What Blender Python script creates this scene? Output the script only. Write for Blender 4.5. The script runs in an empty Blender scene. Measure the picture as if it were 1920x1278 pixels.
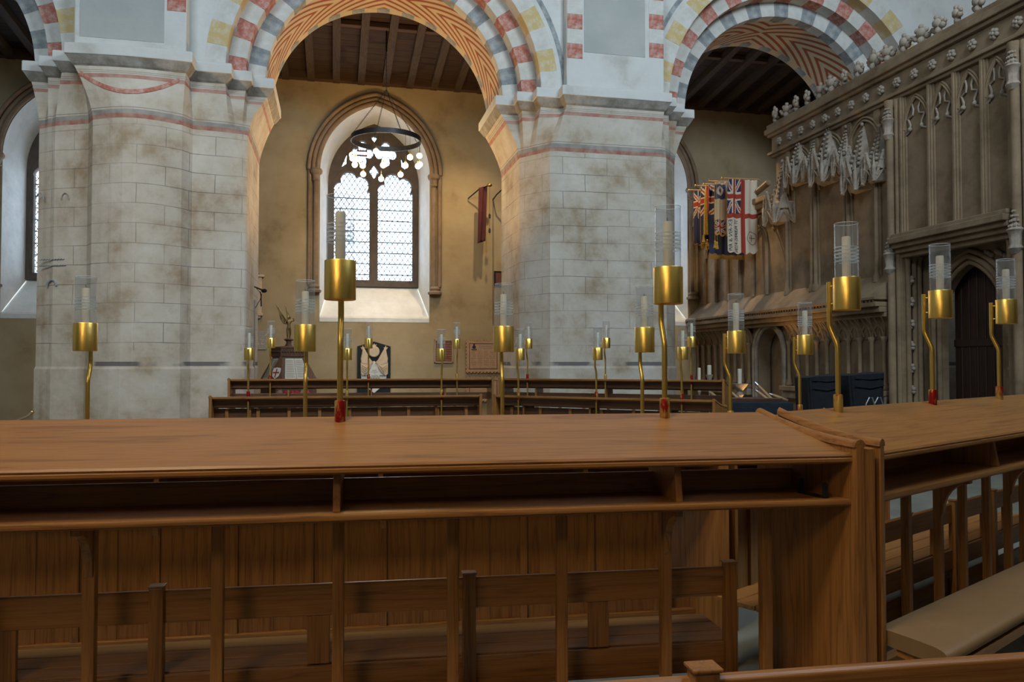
import bpy, bmesh, math, random
from mathutils import Vector, Matrix
random.seed(7)
R = math.radians
sc = bpy.context.scene
COL = sc.collection

# ---------------------------------------------------------------- camera
YAW, PITCH, F, EYE = R(12.5), R(1.57), 1500.0, 1.55
cam_d = bpy.data.cameras.new('camera'); cam = bpy.data.objects.new('camera', cam_d); COL.objects.link(cam)
cam_d.sensor_width = 36.0; cam_d.lens = F / 1920 * 36.0; cam_d.clip_start = 0.05; cam_d.clip_end = 200
cam.location = (0, 0, EYE); cam.rotation_euler = (math.pi / 2 + PITCH, 0, -YAW)
sc.camera = cam
# ---------------------------------------------------------------- exposure
vs = sc.view_settings
vs.view_transform = 'Standard'; vs.look = 'None'; vs.gamma = 1.0; vs.use_curve_mapping = False
vs.exposure = 0.15
# ---------------------------------------------------------------- world: pale overcast sky
w = bpy.data.worlds.new('sky'); sc.world = w; w.use_nodes = True
wn = w.node_tree.nodes; bg = wn['Background']
bg.inputs[0].default_value = (0.64, 0.82, 1.0, 1); bg.inputs[1].default_value = 7.0

def light(name, kind, loc, target, power, color, size=(1, 1), radius=0.05, spot=None, blend=0.6, portal=False):
    d = bpy.data.lights.new(name, kind); o = bpy.data.objects.new(name, d); COL.objects.link(o)
    o.location = loc; d.energy = power; d.color = color
    if target is not None:
        o.rotation_euler = (Vector(target) - Vector(loc)).to_track_quat('-Z', 'Y').to_euler()
    if kind == 'AREA':
        d.shape = 'RECTANGLE'; d.size, d.size_y = size
        if portal: d.cycles.is_portal = True
    else:
        d.shadow_soft_size = radius
    if spot: d.spot_size = R(spot); d.spot_blend = blend
    return o
COOL = (0.72, 0.87, 1.0); WARM = (1.0, 0.61, 0.20); WARM2 = (1.0, 0.75, 0.45)
# daylight of the clerestory windows high over the near arcade
light('clerestory_light', 'AREA', (-4.2, 1.45, 11.2), (-3.5, 14, 6.5), 660, COOL, (4.6, 2.6))
light('clerestory_light', 'AREA', (6.4, 1.45, 11.2), (4.2, 14, 6.5), 1080, COOL, (4.6, 2.6))
# warm nave lamps fixed high over the near arcade
light('nave_lamp', 'SPOT', (-6.0, 1.7, 9.2), (-3.4, 14, 2.6), 1000, (1.0, 0.74, 0.45), radius=0.25, spot=40, blend=0.9)
light('nave_lamp', 'SPOT', (-2.6, 0.5, 8.1), (0.3, 3.6, 0.9), 740, WARM2, radius=0.6, spot=62, blend=0.9)
light('nave_lamp', 'SPOT', (-3.4, -3.0, 6.2), (0.4, 3.6, 0.6), 360, WARM2, radius=0.9, spot=62, blend=0.9)
# warm floor uplighters behind the far stalls, one in each arch
light('arch_uplight', 'SPOT', (0.93, 14.55, 0.15), (0.93, 14.95, 8.0), 900, (1.0, 0.60, 0.22), radius=0.12, spot=76, blend=0.5)
light('arch_uplight', 'SPOT', (8.2, 14.6, 0.15), (9.0, 15.2, 8.0), 170, (1.0, 0.60, 0.22), radius=0.12, spot=70, blend=0.5)
# portals for the aisle windows
for wx in (-6.0, 0.97, 7.95):
    light('window_portal', 'AREA', (wx, 21.6, 5.6), (wx, 10, 5.6), 1, (1, 1, 1), (2.6, 4.6), portal=True)

# ---------------------------------------------------------------- pixel helpers (1920 x 1278 frame)
def ray(px, py):
    u = (px - 960) / F; v = (639 - py) / F
    r, f, z = u, math.cos(PITCH) - v * math.sin(PITCH), math.sin(PITCH) + v * math.cos(PITCH)
    return Vector((r * math.cos(YAW) + f * math.sin(YAW), -r * math.sin(YAW) + f * math.cos(YAW), z))
EYEV = Vector((0, 0, EYE))
def at(px, py, Y): d = ray(px, py); return EYEV + d * (Y / d.y)
def atX(px, py, X): d = ray(px, py); return EYEV + d * (X / d.x)
def atZ(px, py, Z): d = ray(px, py); return EYEV + d * ((Z - EYE) / d.z)
def cw(xc, dc): return Vector((xc * math.cos(YAW) + dc * math.sin(YAW), -xc * math.sin(YAW) + dc * math.cos(YAW), 0))

# ---------------------------------------------------------------- materials
M = {}
def mat(name, c1, c2=None, scale=4.0, rough=0.7, metal=0.0, bump=0.0, stretch=(1, 1, 1), detail=6.0, bscale=None, contrast=(0.35, 0.65), c3=None, spec=None, coat=0.0):
    m = bpy.data.materials.new(name); m.use_nodes = True
    nt = m.node_tree; b = nt.nodes['Principled BSDF']
    b.inputs['Roughness'].default_value = rough; b.inputs['Metallic'].default_value = metal
    if spec is not None: b.inputs['Specular IOR Level'].default_value = spec
    if coat: b.inputs['Coat Weight'].default_value = coat; b.inputs['Coat Roughness'].default_value = 0.25
    b.inputs['Base Color'].default_value = (*c1, 1)
    tc = nt.nodes.new('ShaderNodeTexCoord'); mp = nt.nodes.new('ShaderNodeMapping')
    mp.inputs['Scale'].default_value = stretch
    nt.links.new(tc.outputs['Object'], mp.inputs['Vector'])
    if c2:
        n = nt.nodes.new('ShaderNodeTexNoise'); n.inputs['Scale'].default_value = scale; n.inputs['Detail'].default_value = detail
        n.inputs['Roughness'].default_value = 0.62
        nt.links.new(mp.outputs[0], n.inputs['Vector'])
        cr = nt.nodes.new('ShaderNodeValToRGB'); e = cr.color_ramp.elements
        e[0].position, e[1].position = contrast; e[0].color = (*c1, 1); e[1].color = (*c2, 1)
        if c3: x = e.new((contrast[0] + contrast[1]) / 2); x.color = (*c3, 1)
        nt.links.new(n.outputs['Fac'], cr.inputs[0]); nt.links.new(cr.outputs[0], b.inputs['Base Color'])
    if bump:
        n2 = nt.nodes.new('ShaderNodeTexNoise'); n2.inputs['Scale'].default_value = bscale or scale * 4; n2.inputs['Detail'].default_value = 5
        nt.links.new(mp.outputs[0], n2.inputs['Vector'])
        bp = nt.nodes.new('ShaderNodeBump'); bp.inputs['Strength'].default_value = bump; bp.inputs['Distance'].default_value = 0.02
        nt.links.new(n2.outputs['Fac'], bp.inputs['Height']); nt.links.new(bp.outputs[0], b.inputs['Normal'])
    M[name] = m; return m

# oak: grain along local x, or along z
def oak(name, axis, ca, cb, cc, rough=0.36):
    st = {'x': (0.5, 13, 13), 'z': (13, 13, 0.5), 'y': (13, 0.5, 13)}[axis]
    m = bpy.data.materials.new(name); m.use_nodes = True; nt = m.node_tree; L = nt.links
    b = nt.nodes['Principled BSDF']; b.inputs['Roughness'].default_value = rough
    tc = nt.nodes.new('ShaderNodeTexCoord'); mp = nt.nodes.new('ShaderNodeMapping'); mp.inputs['Scale'].default_value = st
    oi = nt.nodes.new('ShaderNodeObjectInfo'); add = nt.nodes.new('ShaderNodeVectorMath'); add.operation = 'ADD'
    ms = nt.nodes.new('ShaderNodeVectorMath'); ms.operation = 'SCALE'; ms.inputs[0].default_value = (7, 13, 5)
    L.new(oi.outputs['Random'], ms.inputs['Scale']); L.new(tc.outputs['Object'], mp.inputs[0]); L.new(mp.outputs[0], add.inputs[0]); L.new(ms.outputs[0], add.inputs[1])
    n = nt.nodes.new('ShaderNodeTexNoise'); n.inputs['Scale'].default_value = 1.3; n.inputs['Detail'].default_value = 3; n.inputs['Distortion'].default_value = 0.4
    L.new(add.outputs[0], n.inputs['Vector'])
    mm = nt.nodes.new('ShaderNodeMath'); mm.operation = 'MULTIPLY'; mm.inputs[1].default_value = 9.0; L.new(n.outputs['Fac'], mm.inputs[0])
    fr = nt.nodes.new('ShaderNodeMath'); fr.operation = 'PINGPONG'; fr.inputs[1].default_value = 1.0; L.new(mm.outputs[0], fr.inputs[0])
    cr = nt.nodes.new('ShaderNodeValToRGB'); e = cr.color_ramp.elements
    e[0].position = 0.0; e[0].color = (*ca, 1); e[1].position = 1.0; e[1].color = (*cb, 1); x = e.new(0.22); x.color = (*cc, 1)
    L.new(fr.outputs[0], cr.inputs[0])
    n2 = nt.nodes.new('ShaderNodeTexNoise'); n2.inputs['Scale'].default_value = 14; n2.inputs['Detail'].default_value = 4; L.new(add.outputs[0], n2.inputs['Vector'])
    mx = nt.nodes.new('ShaderNodeMix'); mx.data_type = 'RGBA'; mx.blend_type = 'MULTIPLY'; mx.inputs[0].default_value = 0.45
    cr2 = nt.nodes.new('ShaderNodeValToRGB'); cr2.color_ramp.elements[0].position = 0.3; cr2.color_ramp.elements[0].color = (0.45, 0.42, 0.4, 1); cr2.color_ramp.elements[1].position = 0.6
    L.new(n2.outputs['Fac'], cr2.inputs[0]); L.new(cr.outputs[0], mx.inputs[6]); L.new(cr2.outputs[0], mx.inputs[7]); L.new(mx.outputs[2], b.inputs['Base Color'])
    bp = nt.nodes.new('ShaderNodeBump'); bp.inputs['Strength'].default_value = 0.12; bp.inputs['Distance'].default_value = 0.004
    L.new(n2.outputs['Fac'], bp.inputs['Height']); L.new(bp.outputs[0], b.inputs['Normal'])
    M[name] = m
OA, OB, OC = (0.225, 0.092, 0.024), (0.37, 0.163, 0.044), (0.325, 0.140, 0.037)
oak('oak_x', 'x', OA, OB, OC); oak('oak_z', 'z', OA, OB, OC); oak('oak_y', 'y', OA, OB, OC)
oak('shaded_oak_x', 'x', (0.085, 0.036, 0.016), (0.15, 0.065, 0.028), (0.12, 0.052, 0.022), 0.36)  # oak with the shade under the far desk tops put into its colour
oak('dark_oak_x', 'x', (0.05, 0.022, 0.012), (0.10, 0.045, 0.022), (0.075, 0.033, 0.016), 0.35)
oak('roof_timber', 'y', (0.035, 0.022, 0.015), (0.065, 0.042, 0.028), (0.05, 0.031, 0.02), 0.85)
oak('roof_timber_x', 'x', (0.05, 0.024, 0.014), (0.085, 0.042, 0.024), (0.065, 0.032, 0.018), 0.85)
oak('roof_board', 'x', (0.025, 0.013, 0.009), (0.05, 0.026, 0.016), (0.035, 0.018, 0.012), 0.9)
oak('door_oak', 'z', (0.02, 0.009, 0.006), (0.05, 0.02, 0.011), (0.035, 0.014, 0.008), 0.6)
oak('carved_oak', 'z', (0.10, 0.045, 0.025), (0.17, 0.08, 0.045), (0.13, 0.06, 0.034), 0.5)

mat('spandrel_plaster', (0.60, 0.60, 0.57), (0.44, 0.42, 0.38), 1.6, 0.92, bump=0.35, bscale=9, contrast=(0.42, 0.72), c3=(0.56, 0.555, 0.52))
mat('grey_render', (0.36, 0.37, 0.35), (0.43, 0.43, 0.395), 1.2, 0.95, bump=0.5, bscale=5)
mat('paint_white', (0.62, 0.61, 0.57), (0.52, 0.50, 0.45), 5, 0.9, bump=0.25, bscale=14)
mat('paint_red', (0.40, 0.125, 0.085), (0.56, 0.37, 0.31), 9, 0.9, bump=0.25, bscale=14, contrast=(0.42, 0.66))
mat('paint_yellow', (0.54, 0.40, 0.18), (0.58, 0.52, 0.39), 7, 0.9, bump=0.2, bscale=14, contrast=(0.45, 0.65))
mat('paint_grey', (0.19, 0.21, 0.22), (0.40, 0.41, 0.40), 7, 0.9, bump=0.25, bscale=14, contrast=(0.38, 0.7))
mat('aisle_plaster', (0.42, 0.335, 0.205), (0.23, 0.165, 0.085), 0.9, 0.93, bump=0.3, bscale=6, contrast=(0.38, 0.72), c3=(0.37, 0.285, 0.165))
mat('white_plaster', (0.78, 0.78, 0.75), (0.68, 0.68, 0.65), 3, 0.93, bump=0.7, bscale=5)
mat('brown_stone', (0.30, 0.215, 0.145), (0.20, 0.14, 0.09), 3, 0.9, bump=0.3, bscale=18)
mat('tracery_stone', (0.125, 0.098, 0.078), (0.085, 0.066, 0.052), 4, 0.9, bump=0.2, bscale=18)
mat('screen_stone', (0.265, 0.185, 0.108), (0.15, 0.098, 0.053), 1.7, 0.9, bump=0.35, bscale=16, c3=(0.215, 0.148, 0.085))
mat('screen_carving', (0.36, 0.30, 0.235), (0.22, 0.175, 0.13), 5, 0.9, bump=0.4, bscale=22)  # paler than the wall stone: cool light caught by the carving is in the colour
mat('floor_stone', (0.20, 0.20, 0.165), (0.14, 0.14, 0.115), 1.5, 0.6, bump=0.1)
mat('gold', (0.78, 0.50, 0.11), (0.92, 0.65, 0.18), 7, 0.36, 1.0, stretch=(1, 1, 0.5), bump=0.05, bscale=50)
mat('worn_gold', (0.62, 0.40, 0.10), (0.36, 0.012, 0.010), 9, 0.4, 0.7, stretch=(1, 1, 0.35), contrast=(0.46, 0.52))
nt_ = M['worn_gold'].node_tree; oi_ = nt_.nodes.new('ShaderNodeObjectInfo'); ad_ = nt_.nodes.new('ShaderNodeVectorMath'); ad_.operation = 'ADD'; sc_ = nt_.nodes.new('ShaderNodeVectorMath'); sc_.operation = 'SCALE'; sc_.inputs[0].default_value = (3, 5, 2)
nt_.links.new(oi_.outputs['Random'], sc_.inputs['Scale']); nt_.links.new(sc_.outputs[0], ad_.inputs[1]); mp_ = [n for n in nt_.nodes if n.type == 'MAPPING'][0]; nt_.links.new(mp_.outputs[0], ad_.inputs[0])
nt_.links.new(ad_.outputs[0], [n for n in nt_.nodes if n.type == 'TEX_NOISE'][0].inputs['Vector'])
mat('abacus_grime_shade', (0.20, 0.175, 0.14), (0.40, 0.38, 0.34), 5, 0.95, bump=0.5, bscale=14, contrast=(0.35, 0.75))  # grime and the shadow under the abacus, both put into this colour
mat('wax', (0.72, 0.67, 0.54), (0.66, 0.60, 0.46), 6, 0.5)
mat('wick', (0.03, 0.03, 0.03))
mat('frosted', (0.75, 0.80, 0.85), None, rough=0.6)
mat('black_iron', (0.018, 0.02, 0.024), (0.03, 0.03, 0.035), 10, 0.45, 0.6)
mat('lead', (0.06, 0.065, 0.075), None, rough=0.6, metal=0.3)
mat('tan_leather', (0.25, 0.155, 0.07), (0.20, 0.12, 0.052), 2.5, 0.55, bump=0.06, bscale=60)
mat('black_marble', (0.012, 0.014, 0.018), (0.02, 0.022, 0.028), 8, 0.3)
mat('cream_marble', (0.66, 0.52, 0.36), (0.55, 0.42, 0.28), 10, 0.55)
mat('white_marble', (0.70, 0.70, 0.67), (0.62, 0.61, 0.57), 8, 0.5)
mat('ink', (0.10, 0.085, 0.075)); mat('ink_blue', (0.03, 0.035, 0.05)); mat('ink_brown', (0.20, 0.11, 0.08))
mat('brown_panel', (0.16, 0.055, 0.03), (0.12, 0.04, 0.022), 6, 0.5)
mat('grey_frame', (0.42, 0.33, 0.22), None, rough=0.6)
mat('vellum', (0.53, 0.35, 0.21), (0.47, 0.30, 0.175), 9, 0.8)
mat('maroon', (0.10, 0.02, 0.022), (0.055, 0.012, 0.016), 10, 0.9, stretch=(1, 1, 0.15))
mat('brass', (0.62, 0.42, 0.14), None, rough=0.3, metal=1.0)
mat('bronze', (0.36, 0.24, 0.09), (0.22, 0.14, 0.06), 14, 0.45, 0.8)
mat('page', (0.62, 0.62, 0.56), (0.56, 0.56, 0.50), 12, 0.6)
mat('poppy', (0.45, 0.01, 0.02), (0.25, 0.008, 0.012), 20, 0.7)
mat('navy_cloth', (0.012, 0.019, 0.030), (0.008, 0.012, 0.018), 12, 0.95, bump=0.3, bscale=30)
mat('black_cloth', (0.005, 0.006, 0.009), (0.009, 0.011, 0.015), 10, 0.95, bump=0.4, bscale=25)
mat('f_red', (0.30, 0.035, 0.02)); mat('f_white', (0.52, 0.47, 0.38)); mat('f_navy', (0.018, 0.025, 0.07)); mat('f_cream', (0.50, 0.40, 0.24))
mat('f_gold', (0.48, 0.28, 0.03), (0.36, 0.19, 0.02), 20); mat('f_blue', (0.05, 0.055, 0.11))
for k in ('f_red', 'f_white', 'f_navy', 'f_cream', 'f_gold', 'f_blue', 'ink', 'ink_brown', 'ink_blue'): M[k].node_tree.nodes['Principled BSDF'].inputs['Roughness'].default_value = 0.9
mat('pale_pole', (0.42, 0.26, 0.13), (0.34, 0.20, 0.09), 6, 0.5)
mat('steel', (0.55, 0.58, 0.62), None, rough=0.3, metal=1.0)
mat('rope', (0.28, 0.20, 0.12), (0.2, 0.13, 0.08), 20, 0.9)
mat('stained_red', (0.35, 0.01, 0.008), None, rough=0.3)

def nd(nt, t, **kw):
    n = nt.nodes.new(t)
    for k, v in kw.items(): setattr(n, k, v)
    return n
def mth(nt, op, a, b=None, c=None):
    n = nt.nodes.new('ShaderNodeMath'); n.operation = op
    for i, x in enumerate((a, b, c)):
        if x is None: continue
        if isinstance(x, (int, float)): n.inputs[i].default_value = x
        else: nt.links.new(x, n.inputs[i])
    return n.outputs[0]
def glassmat(name, tint, gloss=0.05, haze=0.0):
    m = bpy.data.materials.new(name); m.use_nodes = True; nt = m.node_tree; nt.nodes.clear(); L = nt.links
    out = nt.nodes.new('ShaderNodeOutputMaterial'); t = nt.nodes.new('ShaderNodeBsdfTransparent'); g = nt.nodes.new('ShaderNodeBsdfGlossy')
    t.inputs[0].default_value = (*tint, 1); g.inputs['Roughness'].default_value = gloss
    geo = nt.nodes.new('ShaderNodeNewGeometry'); dt = nt.nodes.new('ShaderNodeVectorMath'); dt.operation = 'DOT_PRODUCT'
    L.new(geo.outputs['Normal'], dt.inputs[0]); L.new(geo.outputs['Incoming'], dt.inputs[1])
    f = mth(nt, 'POWER', mth(nt, 'SUBTRACT', 1.0, mth(nt, 'ABSOLUTE', dt.outputs['Value'])), 4.0); f = mth(nt, 'MINIMUM', mth(nt, 'MULTIPLY_ADD', f, 0.9, 0.05), 0.8)
    mx = nt.nodes.new('ShaderNodeMixShader'); L.new(f, mx.inputs[0]); L.new(t.outputs[0], mx.inputs[1]); L.new(g.outputs[0], mx.inputs[2])
    last = mx.outputs[0]
    if haze:
        d = nt.nodes.new('ShaderNodeBsdfTranslucent'); d.inputs[0].default_value = (0.9, 0.95, 1, 1); m2 = nt.nodes.new('ShaderNodeMixShader'); m2.inputs[0].default_value = haze
        L.new(last, m2.inputs[1]); L.new(d.outputs[0], m2.inputs[2]); last = m2.outputs[0]
    L.new(last, out.inputs[0]); M[name] = m
glassmat('clear_glass', (0.95, 0.965, 0.975), 0.05, 0.13); glassmat('etched', (0.9, 0.93, 0.95), 0.3, 0.75); glassmat('window_glass', (0.97, 0.98, 1.0), 0.15)
def emis(name, col, s):
    m = bpy.data.materials.new(name); m.use_nodes = True; b = m.node_tree.nodes['Principled BSDF']
    b.inputs['Base Color'].default_value = (*col, 1); b.inputs['Emission Color'].default_value = (*col, 1); b.inputs['Emission Strength'].default_value = s; M[name] = m
emis('bulb_glow', (1.0, 0.74, 0.36), 14)

def mixc(nt, fac, a, b):
    n = nt.nodes.new('ShaderNodeMix'); n.data_type = 'RGBA'
    for s, x in ((n.inputs[0], fac), (n.inputs[6], a), (n.inputs[7], b)):
        if isinstance(x, (int, float)): s.default_value = x
        elif isinstance(x, tuple): s.default_value = (*x, 1)
        else: nt.links.new(x, s)
    return n.outputs[2]

# pier: limewashed ashlar with thin painted joints, red and grey painted bands (UV = run, height in metres)
def pier_mat():
    m = bpy.data.materials.new('pier_plaster'); m.use_nodes = True; nt = m.node_tree; L = nt.links; b = nt.nodes['Principled BSDF']; b.inputs['Roughness'].default_value = 0.9
    uv = nd(nt, 'ShaderNodeUVMap'); sp = nd(nt, 'ShaderNodeSeparateXYZ'); L.new(uv.outputs[0], sp.inputs[0]); U, V = sp.outputs[0], sp.outputs[1]
    n1 = nd(nt, 'ShaderNodeTexNoise'); n1.inputs['Scale'].default_value = 1.1; n1.inputs['Detail'].default_value = 9; n1.inputs['Roughness'].default_value = 0.65; L.new(uv.outputs[0], n1.inputs['Vector'])
    n2 = nd(nt, 'ShaderNodeTexNoise'); n2.inputs['Scale'].default_value = 6; n2.inputs['Detail'].default_value = 8; L.new(uv.outputs[0], n2.inputs['Vector'])
    cr = nd(nt, 'ShaderNodeValToRGB'); e = cr.color_ramp.elements
    e[0].position = 0.36; e[0].color = (0.58, 0.535, 0.46, 1); e[1].position = 0.67; e[1].color = (0.33, 0.245, 0.155, 1); x = e.new(0.51); x.color = (0.50, 0.44, 0.355, 1)
    L.new(n1.outputs['Fac'], cr.inputs[0])
    sp2 = nd(nt, 'ShaderNodeValToRGB'); sp2.color_ramp.elements[0].position = 0.55; sp2.color_ramp.elements[1].position = 0.75; L.new(n2.outputs['Fac'], sp2.inputs[0])
    col = mixc(nt, mth(nt, 'MULTIPLY', sp2.outputs[0], 0.35), cr.outputs[0], (0.34, 0.27, 0.19))
    br = nd(nt, 'ShaderNodeTexBrick'); br.offset = 0.5; br.inputs['Scale'].default_value = 1.0; br.inputs['Mortar Size'].default_value = 0.0055; br.inputs['Mortar Smooth'].default_value = 0.1
    br.inputs['Brick Width'].default_value = 0.86; br.inputs['Row Height'].default_value = 0.316
    off = nd(nt, 'ShaderNodeVectorMath', operation='ADD'); off.inputs[1].default_value = (0.31, 0.0, 0); L.new(uv.outputs[0], off.inputs[0])
    dis = nd(nt, 'ShaderNodeVectorMath', operation='SCALE'); nc = nd(nt, 'ShaderNodeTexNoise'); nc.inputs['Scale'].default_value = 0.9; L.new(uv.outputs[0], nc.inputs['Vector'])
    dis.inputs['Scale'].default_value = 0.05; L.new(nc.outputs['Color'], dis.inputs[0]); off2 = nd(nt, 'ShaderNodeVectorMath', operation='ADD'); L.new(off.outputs[0], off2.inputs[0]); L.new(dis.outputs[0], off2.inputs[1])
    L.new(off2.outputs[0], br.inputs['Vector'])
    fade = nd(nt, 'ShaderNodeValToRGB'); fade.color_ramp.elements[0].position = 0.36; fade.color_ramp.elements[0].color = (1, 1, 1, 1); fade.color_ramp.elements[1].position = 0.66; fade.color_ramp.elements[1].color = (0.15, 0.15, 0.15, 1)
    n3 = nd(nt, 'ShaderNodeTexNoise'); n3.inputs['Scale'].default_value = 0.8; n3.inputs['Detail'].default_value = 4; L.new(uv.outputs[0], n3.inputs['Vector']); L.new(n3.outputs['Fac'], fade.inputs[0])
    rng = mth(nt, 'MULTIPLY', mth(nt, 'GREATER_THAN', V, 1.75), mth(nt, 'LESS_THAN', V, 5.43))
    lines = mth(nt, 'MULTIPLY', mth(nt, 'MULTIPLY', br.outputs['Fac'], fade.outputs[0]), mth(nt, 'MULTIPLY', rng, 0.9))
    col = mixc(nt, lines, col, (0.13, 0.11, 0.10))
    def band(col, a, bb, c, s=0.85, mask=None):
        f = mth(nt, 'MULTIPLY', mth(nt, 'GREATER_THAN', V, a), mth(nt, 'LESS_THAN', V, bb))
        f = mth(nt, 'MULTIPLY', f, s)
        if mask is not None: f = mth(nt, 'MULTIPLY', f, mask)
        return mixc(nt, f, col, c)
    wear = nd(nt, 'ShaderNodeValToRGB'); wear.color_ramp.elements[0].position = 0.35; wear.color_ramp.elements[0].color = (1, 1, 1, 1); wear.color_ramp.elements[1].position = 0.7; wear.color_ramp.elements[1].color = (0.45, 0.45, 0.45, 1); L.new(n2.outputs['Fac'], wear.inputs[0])
    col = band(col, 5.44, 5.515, (0.30, 0.085, 0.06), 0.9, wear.outputs[0])
    col = band(col, 5.515, 5.585, (0.16, 0.165, 0.17), 0.8, wear.outputs[0])
    col = band(col, 5.61, 5.622, (0.2, 0.18, 0.17), 0.8)
    col = band(col, 6.10, 6.165, (0.34, 0.09, 0.065), 0.85, wear.outputs[0])
    col = band(col, 6.185, 6.195, (0.2, 0.18, 0.17), 0.7); col = band(col, 6.215, 6.225, (0.2, 0.18, 0.17), 0.7)
    w2 = nd(nt, 'ShaderNodeValToRGB'); w2.color_ramp.elements[0].position = 0.47; w2.color_ramp.elements[1].position = 0.52; L.new(n3.outputs['Fac'], w2.inputs[0])
    col = band(col, 1.50, 1.57, (0.10, 0.095, 0.10), 0.85, w2.outputs[0])
    L.new(col, b.inputs['Base Color'])
    bp = nd(nt, 'ShaderNodeBump'); bp.inputs['Strength'].default_value = 0.4; bp.inputs['Distance'].default_value = 0.02; L.new(n2.outputs['Fac'], bp.inputs['Height']); L.new(bp.outputs[0], b.inputs['Normal'])
    M['pier_plaster'] = m
pier_mat()
# chevron painted soffit (UV: x = arc distance from the crown, y = distance from the middle line)
def chevron_mat():
    m = bpy.data.materials.new('chevron_paint'); m.use_nodes = True; nt = m.node_tree; L = nt.links; b = nt.nodes['Principled BSDF']; b.inputs['Roughness'].default_value = 0.9
    uv = nd(nt, 'ShaderNodeUVMap'); sp = nd(nt, 'ShaderNodeSeparateXYZ'); L.new(uv.outputs[0], sp.inputs[0])
    t = mth(nt, 'SUBTRACT', mth(nt, 'ABSOLUTE', sp.outputs[0]), mth(nt, 'MULTIPLY', mth(nt, 'ABSOLUTE', sp.outputs[1]), 1.7))
    fr = mth(nt, 'FRACT', mth(nt, 'ADD', mth(nt, 'MULTIPLY', t, 1 / 0.34), 40.0))
    red = mth(nt, 'LESS_THAN', fr, 0.42)
    n = nd(nt, 'ShaderNodeTexNoise'); n.inputs['Scale'].default_value = 5; n.inputs['Detail'].default_value = 6; L.new(uv.outputs[0], n.inputs['Vector'])
    cream = mixc(nt, n.outputs['Fac'], (0.60, 0.50, 0.34), (0.50, 0.39, 0.24))
    col = mixc(nt, red, cream, (0.30, 0.085, 0.035))
    L.new(col, b.inputs['Base Color']); M['chevron_paint'] = m
chevron_mat()
# rows of small print on a pale ground (local x = run, z = height)
def print_mat(name, paper, ink, row, word=0.05, rough=0.7):
    m = bpy.data.materials.new(name); m.use_nodes = True; nt = m.node_tree; L = nt.links; b = nt.nodes['Principled BSDF']; b.inputs['Roughness'].default_value = rough
    tc = nd(nt, 'ShaderNodeTexCoord'); sp = nd(nt, 'ShaderNodeSeparateXYZ'); L.new(tc.outputs['Object'], sp.inputs[0])
    rowf = mth(nt, 'FRACT', mth(nt, 'ADD', mth(nt, 'DIVIDE', sp.outputs[2], row), 50))
    cb = nd(nt, 'ShaderNodeCombineXYZ'); L.new(mth(nt, 'DIVIDE', sp.outputs[0], word), cb.inputs[0]); L.new(mth(nt, 'MULTIPLY', mth(nt, 'FLOOR', mth(nt, 'ADD', mth(nt, 'DIVIDE', sp.outputs[2], row), 50)), 3.7), cb.inputs[2])
    n = nd(nt, 'ShaderNodeTexNoise'); n.inputs['Scale'].default_value = 1.7; n.inputs['Detail'].default_value = 3; L.new(cb.outputs[0], n.inputs['Vector'])
    f = mth(nt, 'MULTIPLY', mth(nt, 'LESS_THAN', rowf, 0.5), mth(nt, 'GREATER_THAN', n.outputs['Fac'], 0.42))
    L.new(mixc(nt, mth(nt, 'MULTIPLY', f, 0.8), paper, ink), b.inputs['Base Color']); M[name] = m
print_mat('printed_page', (0.62, 0.62, 0.56), (0.30, 0.28, 0.25), 0.022, 0.03)
print_mat('printed_notice', (0.50, 0.46, 0.38), (0.16, 0.12, 0.10), 0.036, 0.05)
print_mat('printed_roll', (0.53, 0.35, 0.21), (0.22, 0.12, 0.09), 0.03, 0.035)
print_mat('brown_notice', (0.15, 0.05, 0.028), (0.30, 0.15, 0.10), 0.06, 0.06, 0.45)

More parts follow.
